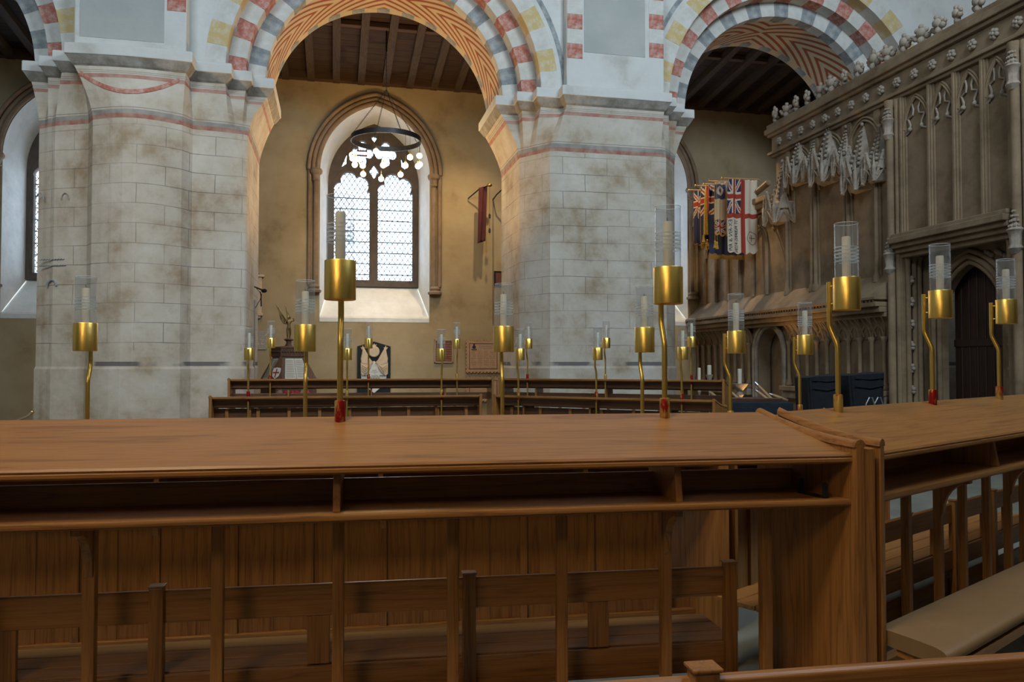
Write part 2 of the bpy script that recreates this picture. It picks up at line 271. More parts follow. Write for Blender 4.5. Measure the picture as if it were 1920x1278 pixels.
# ---------------------------------------------------------------- mesh builder
class MB:
    def __init__(s): s.v = []; s.f = []; s.uv = {}; s.mi = {}
    def add(s, pts): i = len(s.v); s.v += [tuple(p) for p in pts]; return i
    def poly(s, pts, uvs=None, mi=0):
        i = s.add(pts); s.f.append(tuple(range(i, i + len(pts))))
        if uvs: s.uv[len(s.f) - 1] = uvs
        if mi: s.mi[len(s.f) - 1] = mi
        return s
    def hexa(s, p):
        i = s.add(p)
        for q in ((0, 3, 2, 1), (4, 5, 6, 7), (0, 1, 5, 4), (1, 2, 6, 5), (2, 3, 7, 6), (3, 0, 4, 7)): s.f.append(tuple(i + k for k in q))
        return s
    def box(s, x0, x1, y0, y1, z0, z1):
        return s.hexa([(x0, y0, z0), (x1, y0, z0), (x1, y1, z0), (x0, y1, z0), (x0, y0, z1), (x1, y0, z1), (x1, y1, z1), (x0, y1, z1)])
    def extrude(s, pts, vec):
        n = len(pts); v = Vector(vec); i = s.add(pts); j = s.add([Vector(p) + v for p in pts])
        s.f.append(tuple(range(i, i + n))[::-1]); s.f.append(tuple(range(j, j + n)))
        for k in range(n): s.f.append((i + k, i + (k + 1) % n, j + (k + 1) % n, j + k))
        return s
    def loft(s, rings, closed=True, caps=True):
        n = len(rings[0]); idx = [s.add(r) for r in rings]
        for a, b in zip(idx, idx[1:]):
            for k in range(n if closed else n - 1):
                k2 = (k + 1) % n; s.f.append((a + k, a + k2, b + k2, b + k))
        if caps and closed: s.f.append(tuple(range(idx[0], idx[0] + n))[::-1]); s.f.append(tuple(range(idx[-1], idx[-1] + n)))
        return s
    def tube(s, path, r, n=10, caps=True):
        P = [Vector(p) for p in path]; rr = r if isinstance(r, (list, tuple)) else [r] * len(P)
        rings = []; t0 = (P[1] - P[0]).normalized(); up = Vector((0, 0, 1)) if abs(t0.z) < 0.9 else Vector((1, 0, 0))
        nrm = (up - t0 * up.dot(t0)).normalized()
        for i, p in enumerate(P):
            t = (P[min(i + 1, len(P) - 1)] - P[max(i - 1, 0)]).normalized()
            nrm = (nrm - t * nrm.dot(t)).normalized(); bn = t.cross(nrm)
            rings.append([p + (nrm * math.cos(2 * math.pi * k / n) + bn * math.sin(2 * math.pi * k / n)) * rr[i] for k in range(n)])
        return s.loft(rings, True, caps)
    def lathe(s, prof, n=20, c=(0, 0, 0), caps=True, axis='z'):
        rings = []
        for r, z in prof:
            ring = []
            for k in range(n):
                a = 2 * math.pi * k / n; x, y = r * math.cos(a), r * math.sin(a)
                ring.append((c[0] + x, c[1] + y, c[2] + z) if axis == 'z' else ((c[0] + x, c[1] + z, c[2] + y) if axis == 'y' else (c[0] + z, c[1] + x, c[2] + y)))
            rings.append(ring)
        return s.loft(rings, True, caps)
    def ball(s, c, r, n=10, m=6, sc=(1, 1, 1)):
        rings = []
        for j in range(m + 1):
            a = -math.pi / 2 + math.pi * j / m; rr = max(math.cos(a), 0.02)
            rings.append([(c[0] + r * sc[0] * rr * math.cos(2 * math.pi * k / n), c[1] + r * sc[1] * rr * math.sin(2 * math.pi * k / n), c[2] + r * sc[2] * math.sin(a)) for k in range(n)])
        return s.loft(rings)
    def mesh(s, name):
        me = bpy.data.meshes.new(name); me.from_pydata(s.v, [], s.f)
        if s.uv:
            ul = me.uv_layers.new(name='UVMap')
            for p in me.polygons:
                u = s.uv.get(p.index)
                if u:
                    for li, q in zip(p.loop_indices, u): ul.data[li].uv = q
        for fi, k in s.mi.items(): me.polygons[fi].material_index = k
        bm = bmesh.new(); bm.from_mesh(me)
        if not s.uv: bmesh.ops.remove_doubles(bm, verts=bm.verts, dist=1e-5)
        bmesh.ops.recalc_face_normals(bm, faces=bm.faces); bm.to_mesh(me); bm.free()
        return me
    def build(s, name, m, parent=None, smooth=0, bevel=0, kind=None):
        return obj(name, s.mesh(name), m, parent, smooth, bevel, kind)
def obj(name, me, m, parent=None, smooth=0, bevel=0, kind=None):
    for x in (m if isinstance(m, (list, tuple)) else [m]):
        me.materials.append(M[x] if isinstance(x, str) else x)
    if smooth: me.shade_smooth(); me.set_sharp_from_angle(angle=R(smooth))
    o = bpy.data.objects.new(name, me); COL.objects.link(o)
    if parent is not None: o.parent = parent
    if bevel:
        b = o.modifiers.new('bevel', 'BEVEL'); b.width = bevel; b.segments = 2; b.limit_method = 'ANGLE'; b.angle_limit = R(40)
    if kind: o['kind'] = kind
    return o
def inst(name, me, m=None, parent=None, loc=(0, 0, 0), rot=(0, 0, 0), scl=(1, 1, 1)):
    o = bpy.data.objects.new(name, me); COL.objects.link(o); o.location = loc; o.rotation_euler = rot; o.scale = scl
    if parent is not None: o.parent = parent
    if m:
        if not len(me.materials): me.materials.append(M['paint_white'])
        o.material_slots[0].link = 'OBJECT'; o.material_slots[0].material = M[m]
    return o
def tag(o, label, cat=None, group=None, kind=None):
    o['label'] = label
    if cat: o['category'] = cat
    if group: o['group'] = group
    if kind: o['kind'] = kind
    return o
def thing(name, label, cat, loc=(0, 0, 0), rz=0, group=None, kind=None):
    o = bpy.data.objects.new(name, None); COL.objects.link(o); o.location = loc; o.rotation_euler = (0, 0, rz); o.empty_display_size = 0.1
    return tag(o, label, cat, group, kind)
def clone(o, parent=None):
    c = o.copy(); COL.objects.link(c)
    if parent is not None: c.parent = parent
    for ch in list(o.children): clone(ch, c)
    return c
def curve_mesh(name, loops, depth, bevel=0.0):
    cu = bpy.data.curves.new(name, 'CURVE'); cu.dimensions = '2D'; cu.fill_mode = 'BOTH'; cu.extrude = depth / 2; cu.bevel_depth = bevel; cu.bevel_resolution = 1; cu.resolution_u = 1
    for lp in loops:
        sp = cu.splines.new('POLY'); sp.points.add(len(lp) - 1); sp.use_cyclic_u = True
        for p, q in zip(sp.points, lp): p.co = (q[0], q[1], 0, 1)
    return conv(cu, name)
def conv(cu, name):
    o = bpy.data.objects.new(name, cu); COL.objects.link(o)
    dg = bpy.context.evaluated_depsgraph_get(); me = bpy.data.meshes.new_from_object(o.evaluated_get(dg)); me.name = name
    bpy.data.objects.remove(o); bpy.data.curves.remove(cu)
    me.materials.clear(); return me
def text_mesh(s, size, depth=0.001, align='CENTER'):
    cu = bpy.data.curves.new('lettering', 'FONT'); cu.body = s; cu.size = size; cu.extrude = depth; cu.align_x = align; cu.align_y = 'CENTER'; cu.resolution_u = 2
    return conv(cu, 'lettering')
def XZ(me, mirror=False):   # lay a 2D (x, y) mesh into the x-z plane, facing -y
    for v in me.vertices:
        x, y, z = v.co; v.co = ((-x if mirror else x), -z, y)
    return me
FLOOR, TIER = -0.08, 0.10
# ================================================================ THE SETTING
tag(MB().box(-14, 14, -4, 22, FLOOR - 0.2, FLOOR).build('floor', 'floor_stone'), 'grey-green stone paving of the nave below the stalls', 'floor', kind='structure')
tag(MB().box(-14, 14.2, -4, 14.2, 13.5, 13.7).build('ceiling', 'roof_board'), 'dark timber ceiling high over the nave', 'ceiling', kind='structure')
tag(MB().box(-14.3, -14, -4.2, 22, FLOOR, 13.7).build('wall_left', 'spandrel_plaster'), 'plain plastered end wall far to the left', 'wall', kind='structure')
tag(MB().box(-14, 14, -4.3, -4.0, FLOOR, 13.6).build('wall_front', 'spandrel_plaster'), 'pale plastered aisle wall behind the viewer', 'wall', kind='structure')
mb = MB()   # upper wall over the near arcade with window openings for the daylight
for x0, x1, z0, z1 in ((-14, 14, 8.6, 9.8), (-14, 14, 12.6, 13.5), (-14, -6.6, 9.8, 12.6), (-1.8, 4.0, 9.8, 12.6), (8.8, 14, 9.8, 12.6)): mb.box(x0, x1, 1.0, 1.4, z0, z1)
tag(mb.build('wall_clerestory', 'spandrel_plaster'), 'pale upper wall with clerestory windows over the viewer', 'wall', kind='structure')
tag(MB().box(13.9, 14.2, -4.2, 22, FLOOR, 13.7).build('wall_end', 'screen_stone'), 'plain stone wall beyond the carved screen', 'wall', kind='structure')

# ---------------------------------------------------------------- piers
def offset_poly(pts, d):
    n = len(pts); area = sum(pts[i][0] * pts[(i + 1) % n][1] - pts[(i + 1) % n][0] * pts[i][1] for i in range(n)); sg = 1 if area > 0 else -1
    out = []
    for i in range(n):
        a, b, c = Vector(pts[i - 1]), Vector(pts[i]), Vector(pts[(i + 1) % n])
        e1, e2 = (b - a).normalized(), (c - b).normalized()
        n1, n2 = Vector((e1.y, -e1.x)) * sg, Vector((e2.y, -e2.x)) * sg
        m = n1 + n2
        m = m / max(m.dot(n1), 0.35) if m.length > 1e-6 else n1
        out.append((b.x + m.x * d, b.y + m.y * d))
    return out
def pier(name, label, pairs):
    cap = [p[0] for p in pairs]; sh = [p[1] for p in pairs]; n = len(pairs)
    root = thing(name, label, 'pier', ((sh[0][0] + sh[-1][0]) / 2, 15, FLOOR), kind='structure', group='nave arcade piers')
    ox, oy = root.location.x, root.location.y
    per = [0.0]
    for i in range(n): a, b = sh[i], sh[(i + 1) % n]; per.append(per[-1] + math.hypot(b[0] - a[0], b[1] - a[1]))
    def body(levels, uvz=True):
        mb = MB()
        for (za, ra), (zb, rb) in zip(levels, levels[1:]):
            for k in range(n):
                k2 = (k + 1) % n
                q = [(ra[k], za), (ra[k2], za), (rb[k2], zb), (rb[k], zb)]
                mb.poly([(p[0] - ox, p[1] - oy, z - FLOOR) for p, z in q], [(per[k], za), (per[k + 1], za), (per[k + 1], zb), (per[k], zb)])
        return mb
    def lerp(t): return [(a[0] + (b[0] - a[0]) * t, a[1] + (b[1] - a[1]) * t) for a, b in zip(sh, cap)]
    s = body([(FLOOR, offset_poly(sh, 0.02)), (1.45, offset_poly(sh, 0.02)), (1.49, sh), (3.5, sh), (5.44, sh)]); s.build('shaft', 'pier_plaster', root, smooth=25)
    lv = [(5.44, sh)] + [(5.44 + 0.86 * t, lerp(min(1, (t ** 1.5)))) for t in (0.12, 0.25, 0.4, 0.55, 0.7, 0.85, 1.0)]
    body(lv).build('capital', 'pier_plaster', root, smooth=25)
    ab = MB()
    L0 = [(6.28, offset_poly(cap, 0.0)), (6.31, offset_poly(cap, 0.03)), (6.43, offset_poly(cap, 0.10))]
    ab.loft([[(x - ox, y - oy, z - FLOOR) for x, y in r] for z, r in L0]); ab.build('abacus_hollow', 'abacus_grime_shade', root); ab = MB()
    L = [(6.43, offset_poly(cap, 0.115)), (6.60, offset_poly(cap, 0.115)), (6.62, offset_poly(cap, 0.07))]
    rings = [[(x - ox, y - oy, z - FLOOR) for x, y in r] for z, r in L]
    ab.loft(rings); ab.build('abacus', 'spandrel_plaster', root, bevel=0.015)
    return root
P2 = [((3.05, 16.4), (3.41, 16.4)), ((3.05, 14.8), (3.41, 14.72)), ((3.40, 14.8), (3.43, 14.69)), ((3.40, 14.5), (3.47, 14.63)), ((3.70, 14.5), (3.55, 14.52)), ((3.70, 14.2), (3.62, 14.42)),
      ((4.13, 14.2), (3.84, 14.10)), ((4.13, 13.98), (3.95, 14.08)), ((6.04, 13.98), (6.00, 14.06)), ((6.04, 14.2), (6.11, 14.08)), ((6.23, 14.2), (6.25, 14.25)), ((6.23, 14.5), (6.35, 14.37)),
      ((6.53, 14.5), (6.42, 14.46)), ((6.53, 14.8), (6.48, 14.55)), ((6.88, 14.8), (6.52, 14.62)), ((6.88, 16.4), (6.52, 16.4))]
P1 = [((-1.19, 16.4), (-1.475, 16.4)), ((-1.19, 14.8), (-1.475, 14.25)), ((-1.54, 14.8), (-1.50, 14.22)), ((-1.54, 14.5), (-1.56, 14.2)), ((-1.84, 14.5), (-1.66, 14.17)), ((-1.84, 14.2), (-1.78, 14.14)),
      ((-2.40, 14.2), (-2.33, 14.06)), ((-2.40, 13.80), (-2.46, 13.86))]
for k in range(1, 8):
    t = k / 8; x = -2.46 - 1.34 * t; xc = -2.40 - 1.68 * t
    P1.append(((xc, 13.80 - 0.05 * math.sin(math.pi * t)), (x, 13.86 - 0.26 * math.sin(math.pi * t))))
P1 += [((-4.08, 13.80), (-3.80, 13.86)), ((-4.08, 14.2), (-3.93, 14.10)), ((-4.37, 14.2), (-4.5, 14.35)), ((-4.37, 14.5), (-4.58, 14.42)), ((-4.67, 14.5), (-4.65, 14.47)), ((-4.67, 14.8), (-4.72, 14.53)), ((-5.02, 14.8), (-4.82, 14.6)), ((-5.02, 16.4), (-4.82, 16.4))]
pr1 = pier('stone_pier', 'broad stone pier with a bowed front and red-banded capital, left of the window arch', P1)
pr2 = pier('stone_pier', 'broad flat-fronted stone pier in cool light between the two arches', P2)
for dx, lab in ((-16.14, 'stone pier out of sight to the left of the arcade'), (8.07, 'stone pier hidden behind the carved stone screen')):
    c = clone(pr2); c.location.x += dx; c['label'] = lab
# red swag painted on the bowed capital
mb = MB(); N = 20
def capY(x, z):
    t = min(max((z - 5.44) / 0.86, 0), 1) ** 1.5; xa_, xb_ = -2.46 + 0.06 * t, -3.80 - 0.28 * t; q_ = min(max((x - xa_) / (xb_ - xa_), 0), 1); sn = math.sin(math.pi * q_)
    return (13.86 - 0.26 * sn) * (1 - t) + (13.80 - 0.05 * sn) * t - 0.010
swag = [(-3.98 + 1.48 * k / N, 6.17 - 0.30 * math.sin(math.pi * k / N) ** 0.9) for k in range(N + 1)]
for (xa, za), (xb, zb) in zip(swag, swag[1:]):
    hw_ = 0.036
    q4 = [(xa, za - hw_), (xb, zb - hw_), (xb, zb + hw_), (xa, za + hw_)]
    mb.hexa([(x, capY(x, z), z) for x, z in q4] + [(x, capY(x, z) + 0.03, z) for x, z in q4])
sw = mb.build('painted_swag', 'paint_red', pr1); sw.location = (-pr1.location.x, -15, -FLOOR)

# faded painted marks on the left flank of the bowed pier: two wavy lines and small arches
def flank(px, py):      # point on the left flank plane between (-3.93, 14.10) and (-4.50, 14.35)
    r_ = ray(px, py); nx, ny = 0.25, 0.57; k_ = (nx * -3.93 + ny * 14.10) / (nx * r_.x + ny * r_.y); p_ = EYEV + r_ * k_
    return (p_.x - pr1.location.x, p_.y - 0.012 - 15, p_.z - FLOOR)
def mark(pts, r): MB().tube([flank(*p) for p in pts], r, 6).build('painted_mark', 'paint_grey', pr1)
mark([(74 + 2.6 * k, 486.5 + (1.5 if k % 2 else 0) - 0.1 * k) for k in range(19)], 0.009); mark([(74 + 2.5 * k, 498 + (1.2 if k % 2 else 0) - 0.1 * k) for k in range(21)], 0.011)
mark([(88 + 9 * (1 - math.cos(math.pi * k / 8)), 536 - 11 * math.sin(math.pi * k / 8)) for k in range(9)], 0.016)
for c_ in (75, 123): mark([(c_ + 7 * math.cos(math.pi * k / 8), 374 - 12 * math.sin(math.pi * k / 8)) for k in range(9)], 0.008)
# ---------------------------------------------------------------- arcade wall with painted arches
ZC = 6.55; CX = (0.93 - 8.07, 0.93, 9.0); BAY = 8.07 / 2
arc_root = thing('wall_arcade', 'limewashed arcade wall over the round painted arches', 'wall', (0, 14.2, ZC), kind='structure')
def face(mb, cx, r, y, top, flip=False, n=48):
    for k in range(n):
        def io(a):
            c, s = math.cos(a), math.sin(a); i = (cx + r * c, y, ZC + r * s)
            tx = BAY / abs(c) if abs(c) > 1e-6 else 1e9; tz = (top - ZC) / s if s > 1e-6 else 1e9; t = min(tx, tz)
            return i, (cx + t * c, y, ZC + t * s)
        a0, a1 = math.pi * k / n, math.pi * (k + 1) / n
        (i0, o0), (i1, o1) = io(a0), io(a1)
        mb.poly([i0, o0, o1, i1])
        c0 = math.atan2(top - ZC, BAY)
        for ca, sx in ((c0, 1), (math.pi - c0, -1)):
            if a0 < ca < a1: mb.poly([o0, (cx + sx * BAY, y, top), o1])
mb = MB()
for cx in CX: face(mb, cx, 2.77, 14.2, 13.6); face(mb, cx, 2.17, 16.4, 13.6)
mb.box(-14, CX[0] - BAY, 14.2, 16.4, ZC, 13.6); mb.box(CX[2] + BAY, 14, 14.2, 16.4, ZC, 13.6)
o = mb.build('wall_face', 'spandrel_plaster', arc_root); o.location = (0, -14.2, -ZC)
def wedge(r0, r1, y0, y1, da):
    mb = MB(); rings = []
    for k in range(4):
        a = -da / 2 + da * k / 3; c, s = math.cos(a), math.sin(a)
        rings.append([(r0 * c, y0, r0 * s), (r1 * c, y0, r1 * s), (r1 * c, y1, r1 * s), (r0 * c, y1, r0 * s)])
    mb.loft(rings); me = mb.mesh('voussoir'); me.materials.append(M['paint_white']); return me
specs = [(2.77, 3.10, 14.194, 14.5, 23, ('paint_white', 'paint_yellow')), (2.47, 2.785, 14.5, 14.8, 25, ('paint_red', 'paint_white')),
         (2.17, 2.485, 14.8, 15.04, 23, ('paint_white', 'paint_grey')), (2.17, 2.40, 16.20, 16.41, 27, ('chev_cream', 'paint_grey'))]
mat('chev_cream', (0.58, 0.48, 0.32), (0.50, 0.39, 0.24), 5, 0.9)
for r0, r1, y0, y1, n, mm in specs:
    da = math.pi / n; me = wedge(r0, r1, y0 - 14.2, y1 - 14.2, da * 0.997)
    for cx in CX:
        for k in range(n):
            a = da * (k + 0.5)
            inst('voussoir', me, mm[k % 2], arc_root, (cx, random.uniform(-0.006, 0.006), 0), (0, -a, 0))
for cx in CX:     # chevron soffit
    mb = MB(); n = 60; r = 2.172
    for k in range(n):
        a0, a1 = math.pi * k / n, math.pi * (k + 1) / n
        for j in range(2):
            ya, yb = (15.04, 15.62) if j == 0 else (15.62, 16.20)
            q = [(a0, ya), (a1, ya), (a1, yb), (a0, yb)]
            mb.poly([(cx + r * math.cos(a), y - 14.2, r * math.sin(a)) for a, y in q], [((a - math.pi / 2) * r, y - 15.62) for a, y in q])
    mb.build('painted_soffit', 'chevron_paint', arc_root, smooth=30)
# pilaster strips over the piers with painted quoins and patches of grey render
def pilaster(x0, x1, y, left_q, right_q, panel):
    MB().box(x0, x1, y - 14.2, 0.05, 0.05, 6.9).build('pilaster_strip', 'spandrel_plaster', arc_root, bevel=0.02)
    if panel: MB().box(panel[0], panel[1], y - 14.206, y - 14.15, panel[2] - ZC, 6.5).build('render_patch', 'grey_render', arc_root, bevel=0.004)
    me = None
    for on, xa in ((left_q, x0 + 0.01), (right_q, x1 - 0.30)):
        if not on: continue
        for k in range(11):
            if me is None:
                me = MB().box(0, 0.29, -0.006, 0.05, 0, 0.27).mesh('painted_quoin'); me.materials.append(M['paint_red'])
            inst('painted_quoin', me, 'paint_red' if k % 2 == 0 else 'paint_white', arc_root, (xa, y - 14.2, 0.62 - 0.02 + k * 0.275 + (0.14 if xa > x0 + 0.1 else 0)))
pilaster(4.13, 6.04, 13.98, True, True, (4.46, 5.66, 7.28))
pilaster(-4.08, -2.40, 13.80, False, True, (-4.0, -2.74, 6.75))
# faded grey painted bands beside the arches
for cx, a0, a1 in ((0.93, 2, 38), (9.0, 120, 166)):
    mb = MB(); n = 24
    for k in range(n):
        a, b = R(a0 + (a1 - a0) * k / n), R(a0 + (a1 - a0) * (k + 1) / n); f = lambda a, r, y: (cx + r * math.cos(a), y, r * math.sin(a))
        mb.hexa([f(a, 3.18, -0.004), f(b, 3.18, -0.004), f(b, 3.18, 0.02), f(a, 3.18, 0.02), f(a, 3.27, -0.004), f(b, 3.27, -0.004), f(b, 3.27, 0.02), f(a, 3.27, 0.02)])
    mb.build('painted_band', 'paint_grey', arc_root)

# ---------------------------------------------------------------- aisle wall and its windows
YW, YG = 20.0, 21.0
def arch_pts(w, zs, h, n=14):
    Rr = (w * w + h * h) / (2 * w); pts = []
    amax = math.asin(h / Rr)
    for k in range(n + 1): a = amax * k / n; pts.append((w - Rr + Rr * math.cos(a), zs + Rr * math.sin(a)))
    return pts + [(-x, z) for x, z in pts[-2::-1]]
def outline(w, z0, zs, h, n=14): return [(w, z0)] + arch_pts(w, zs, h, n) + [(-w, z0)]
WX = (0.97, -6.0, 7.95)
loops = [[(-14, FLOOR), (14, FLOOR), (14, 9.2), (-14, 9.2)]]
for c in WX: loops.append([(c + x, z) for x, z in outline(1.34, 2.66, 6.26, 1.68)])
me = XZ(curve_mesh('wall_back', loops, 0.06)); o = obj('wall_back', me, 'aisle_plaster'); o.location = (0, YW + 0.03, 0)
tag(o, 'ochre plastered aisle wall pierced by pointed windows', 'wall', kind='structure')

def window(i, cx, label):
    root = thing('window_%d' % i, label, 'window', (cx, YW, 0), kind='structure')
    A = outline(1.34, 2.66, 6.26, 1.68); B = outline(1.14, 3.54, 6.17, 1.56)
    mb = MB(); ra = [(x, -0.002, z) for x, z in A]; rb = [(x, YG - YW, z) for x, z in B]
    for k in range(len(A) - 1): mb.poly([ra[k], ra[k + 1], rb[k + 1], rb[k]])
    mb.build('reveal', 'white_plaster', root, smooth=35)
    MB().hexa([(-1.42, 0.0, 2.40), (1.42, 0.0, 2.40), (1.30, YG - YW + 0.05, 3.2), (-1.30, YG - YW + 0.05, 3.2), (-1.42, 0.062, 2.70), (1.42, 0.062, 2.70), (1.30, YG - YW + 0.05, 3.56), (-1.30, YG - YW + 0.05, 3.56)]).build('sill', 'white_plaster', root)
    MB().box(-1.34, 1.34, -0.012, 0.10, 2.55, 2.668).build('sill_nosing', 'white_plaster', root, bevel=0.012)
    # mouldings round the head
    for off, r, y in ((0.06, 0.055, -0.04), (0.16, 0.06, -0.02), (0.27, 0.05, -0.06)):
        p = [(x, y, z) for x, z in arch_pts(1.34 + off, 6.26, 1.68 + off)]
        MB().tube(p, r, 8).build('arch_moulding', 'brown_stone', root, smooth=50)
    for sx in (-1, 1):
        x = sx * (1.34 + 0.10)
        MB().lathe([(0.065, 3.45), (0.065, 5.98)], 12, (x, -0.04, 0)).build('jamb_shaft', 'brown_stone', root, smooth=40)
        MB().lathe([(0.05, 3.45), (0.05, 6.26)], 12, (x + sx * 0.15, -0.03, 0)).build('jamb_shaft', 'brown_stone', root, smooth=40)
        MB().lathe([(0.07, 5.96), (0.10, 5.99), (0.08, 6.03), (0.10, 6.12), (0.15, 6.17), (0.16, 6.23), (0.13, 6.28)], 14, (x, -0.05, 0)).build('shaft_capital', 'brown_stone', root, smooth=30)
        MB().lathe([(0.17, 3.26), (0.18, 3.31), (0.12, 3.35), (0.14, 3.40), (0.09, 3.46)], 14, (x + sx * 0.03, -0.05, 0)).build('shaft_base', 'brown_stone', root, smooth=30)
    # tracery plate: two cusped lights, two quatrefoils, a diamond, a kite and two daggers
    W = outline(1.14, 3.54, 6.17, 1.56)
    def light_hole(c):
        a = 0.475; zs = 5.98; pts = [(c + a, 3.66), (c + a, zs)]
        for k in range(1, 40):
            t = math.pi * k / 40; r = a * (0.80 + 0.24 * abs(math.sin(2.5 * t)) ** 0.7); pts.append((c + r * math.cos(t), zs + r * math.sin(t) * 1.08))
        return pts + [(c - a, zs), (c - a, 3.66)]
    def quat(c, z, r): return [(c + r * (0.60 + 0.42 * abs(math.cos(2 * t)) ** 0.7) * math.cos(t), z + r * (0.60 + 0.42 * abs(math.cos(2 * t)) ** 0.7) * math.sin(t) * 1.15) for t in [2 * math.pi * k / 48 for k in range(48)]]
    holes = [light_hole(-0.555), light_hole(0.555), quat(-0.30, 6.98, 0.30), quat(0.30, 6.98, 0.30), [(0, 6.28), (0.17, 6.50), (0, 6.74), (-0.17, 6.50)], [(0.0, 7.22), (0.13, 7.42), (0, 7.48), (-0.13, 7.42)],
             [(0.68, 6.66), (0.90, 6.50), (0.72, 6.95), (0.66, 6.98)], [(-0.68, 6.66), (-0.90, 6.50), (-0.72, 6.95), (-0.66, 6.98)]]
    me = XZ(curve_mesh('tracery', [W] + holes, 0.14, 0.03)); t = obj('tracery', me, 'tracery_stone', root, smooth=35); t.location = (0, YG - YW, 0)
    for c in (-0.555, 0.555):   # moulded rims of the lights
        p = [(c + 0.53, YG - YW - 0.08, 3.66), (c + 0.53, YG - YW - 0.08, 5.98)] + [(c + 0.53 * math.cos(math.pi * k / 16), YG - YW - 0.08, 5.98 + 0.60 * math.sin(math.pi * k / 16)) for k in range(1, 16)] + [(c - 0.53, YG - YW - 0.08, 5.98), (c - 0.53, YG - YW - 0.08, 3.66)]
        MB().tube(p, 0.028, 6).build('light_moulding', 'tracery_stone', root, smooth=50)
        MB().box(c - 0.5, c + 0.5, YG - YW + 0.085, YG - YW + 0.09, 3.6, 6.6).build('pane', 'window_glass', root)
        mb = MB(); y = YG - YW + 0.075; st = 0.135; wv = 0.0095
        for sgn in (1, -1):
            k = -30
            while k < 60:
                z0 = 3.6 + k * st * 1.5; pts = []
                xa, xb = -0.5, 0.5; za = z0 + sgn * 1.5 * (xa + 0.5 if sgn > 0 else xa - 0.5); zb = z0 + sgn * 1.5 * (xb + 0.5 if sgn > 0 else xb - 0.5)
                def cl(x, z, x2, z2):
                    for lim, up in ((3.62, False), (6.6, True)):
                        if (z > lim) if up else (z < lim):
                            t = (lim - z) / (z2 - z); x, z = x + (x2 - x) * t, lim
                    return x, z
                if not (max(za, zb) < 3.63 or min(za, zb) > 6.59):
                    p, q = cl(xa, za, xb, zb), cl(xb, zb, xa, za)
                    dx, dz = q[0] - p[0], q[1] - p[1]; l = math.hypot(dx, dz)
                    if l > 0.02:
                        nx, nz = -dz / l * wv, dx / l * wv
                        mb.poly([(c + p[0] - nx, y, p[1] - nz), (c + q[0] - nx, y, q[1] - nz), (c + q[0] + nx, y, q[1] + nz), (c + p[0] + nx, y, p[1] + nz)])
                k += 1
        mb.build('leading', 'lead', root, kind='stuff')
        for k in range(8): MB().box(c - 0.49, c + 0.49, YG - YW + 0.03, YG - YW + 0.05, 3.83 + k * 0.282, 3.856 + k * 0.282).build('saddle_bar', 'lead', root)
    MB().box(-1.0, 1.0, YG - YW + 0.085, YG - YW + 0.09, 6.25, 7.6).build('pane', 'window_glass', root)
    mb = MB()
    for k in range(7): mb.box(-0.95, 0.95, YG - YW + 0.07, YG - YW + 0.076, 6.42 + 0.17 * k, 6.434 + 0.17 * k)
    for k in range(14): mb.box(-0.9 + 0.14 * k, -0.886 + 0.14 * k, YG - YW + 0.07, YG - YW + 0.076, 6.4, 7.5)
    mb.build('leading', 'lead', root, kind='stuff')
    if i == 1:
        for z in (6.93, 7.05): MB().box(-0.44, -0.17, YG - YW + 0.077, YG - YW + 0.083, z, z + 0.045).build('stained_pane', 'stained_red', root)
    return root
window(1, WX[0], 'pointed two-light window with tracery and leaded panes behind the ring chandelier')
window(2, WX[1], 'pointed aisle window with a white splayed reveal, cut by the left edge of the picture')
window(3, WX[2], 'pointed aisle window mostly hidden behind the cool grey pier')

# ---------------------------------------------------------------- aisle roof
roof = thing('ceiling_aisle', 'dark boarded timber roof over the aisle', 'ceiling', (0, 18.2, 8.9), kind='structure')
def rz(y): return 8.62 + (20.0 - y) * 0.10
for k in range(14):
    y0 = 16.3 + k * 0.27
    MB().hexa([(-14, y0 - 18.2, rz(y0) - 8.9), (14, y0 - 18.2, rz(y0) - 8.9), (14, y0 + 0.262 - 18.2, rz(y0 + .262) - 8.9), (-14, y0 + 0.262 - 18.2, rz(y0 + .262) - 8.9)] +
              [(-14, y0 - 18.2, rz(y0) - 8.86), (14, y0 - 18.2, rz(y0) - 8.86), (14, y0 + 0.262 - 18.2, rz(y0 + .262) - 8.86), (-14, y0 + 0.262 - 18.2, rz(y0 + .262) - 8.86)]).build('roof_board', 'roof_board', roof)
MB().box(-14, 14, -2.0, 2.0, 0.45, 0.5).build('roof_deck', 'roof_board', roof)
raf = MB().hexa([(-0.085, -1.9, rz(16.3) - 9.09), (0.085, -1.9, rz(16.3) - 9.09), (0.085, 1.8, rz(20) - 9.09), (-0.085, 1.8, rz(20) - 9.09), (-0.085, -1.9, rz(16.3) - 8.9), (0.085, -1.9, rz(16.3) - 8.9), (0.085, 1.8, rz(20) - 8.9), (-0.085, 1.8, rz(20) - 8.9)]).mesh('rafter'); raf.materials.append(M['roof_timber'])
for k in range(44): inst('rafter', raf, None, roof, (-12.6 + k * 0.60, 0, 0))
MB().box(-14, 14, 1.62, 1.80, -0.46, -0.16).build('wall_plate', 'roof_timber_x', roof, bevel=0.01)
MB().box(-14, 14, -0.95, -0.80, -0.13, -0.02).build('purlin', 'roof_timber_x', roof, bevel=0.01)
# ================================================================ STALL PLATFORMS
def slab(name, label, pts, z):
    mb = MB(); mb.extrude([(p[0], p[1], FLOOR) for p in pts], (0, 0, z - FLOOR)); tag(mb.build(name, 'floor_stone'), label, 'platform', kind='structure')
def cpts(*a): return [cw(*p) for p in a]
slab('floor_tier', 'raised platform under the near upper stalls', cpts((-4.5, 0.5), (3.0, 0.5), (5.6, 5.0), (4.3, 6.35), (1.2, 3.62), (-4.5, 2.72)), TIER)

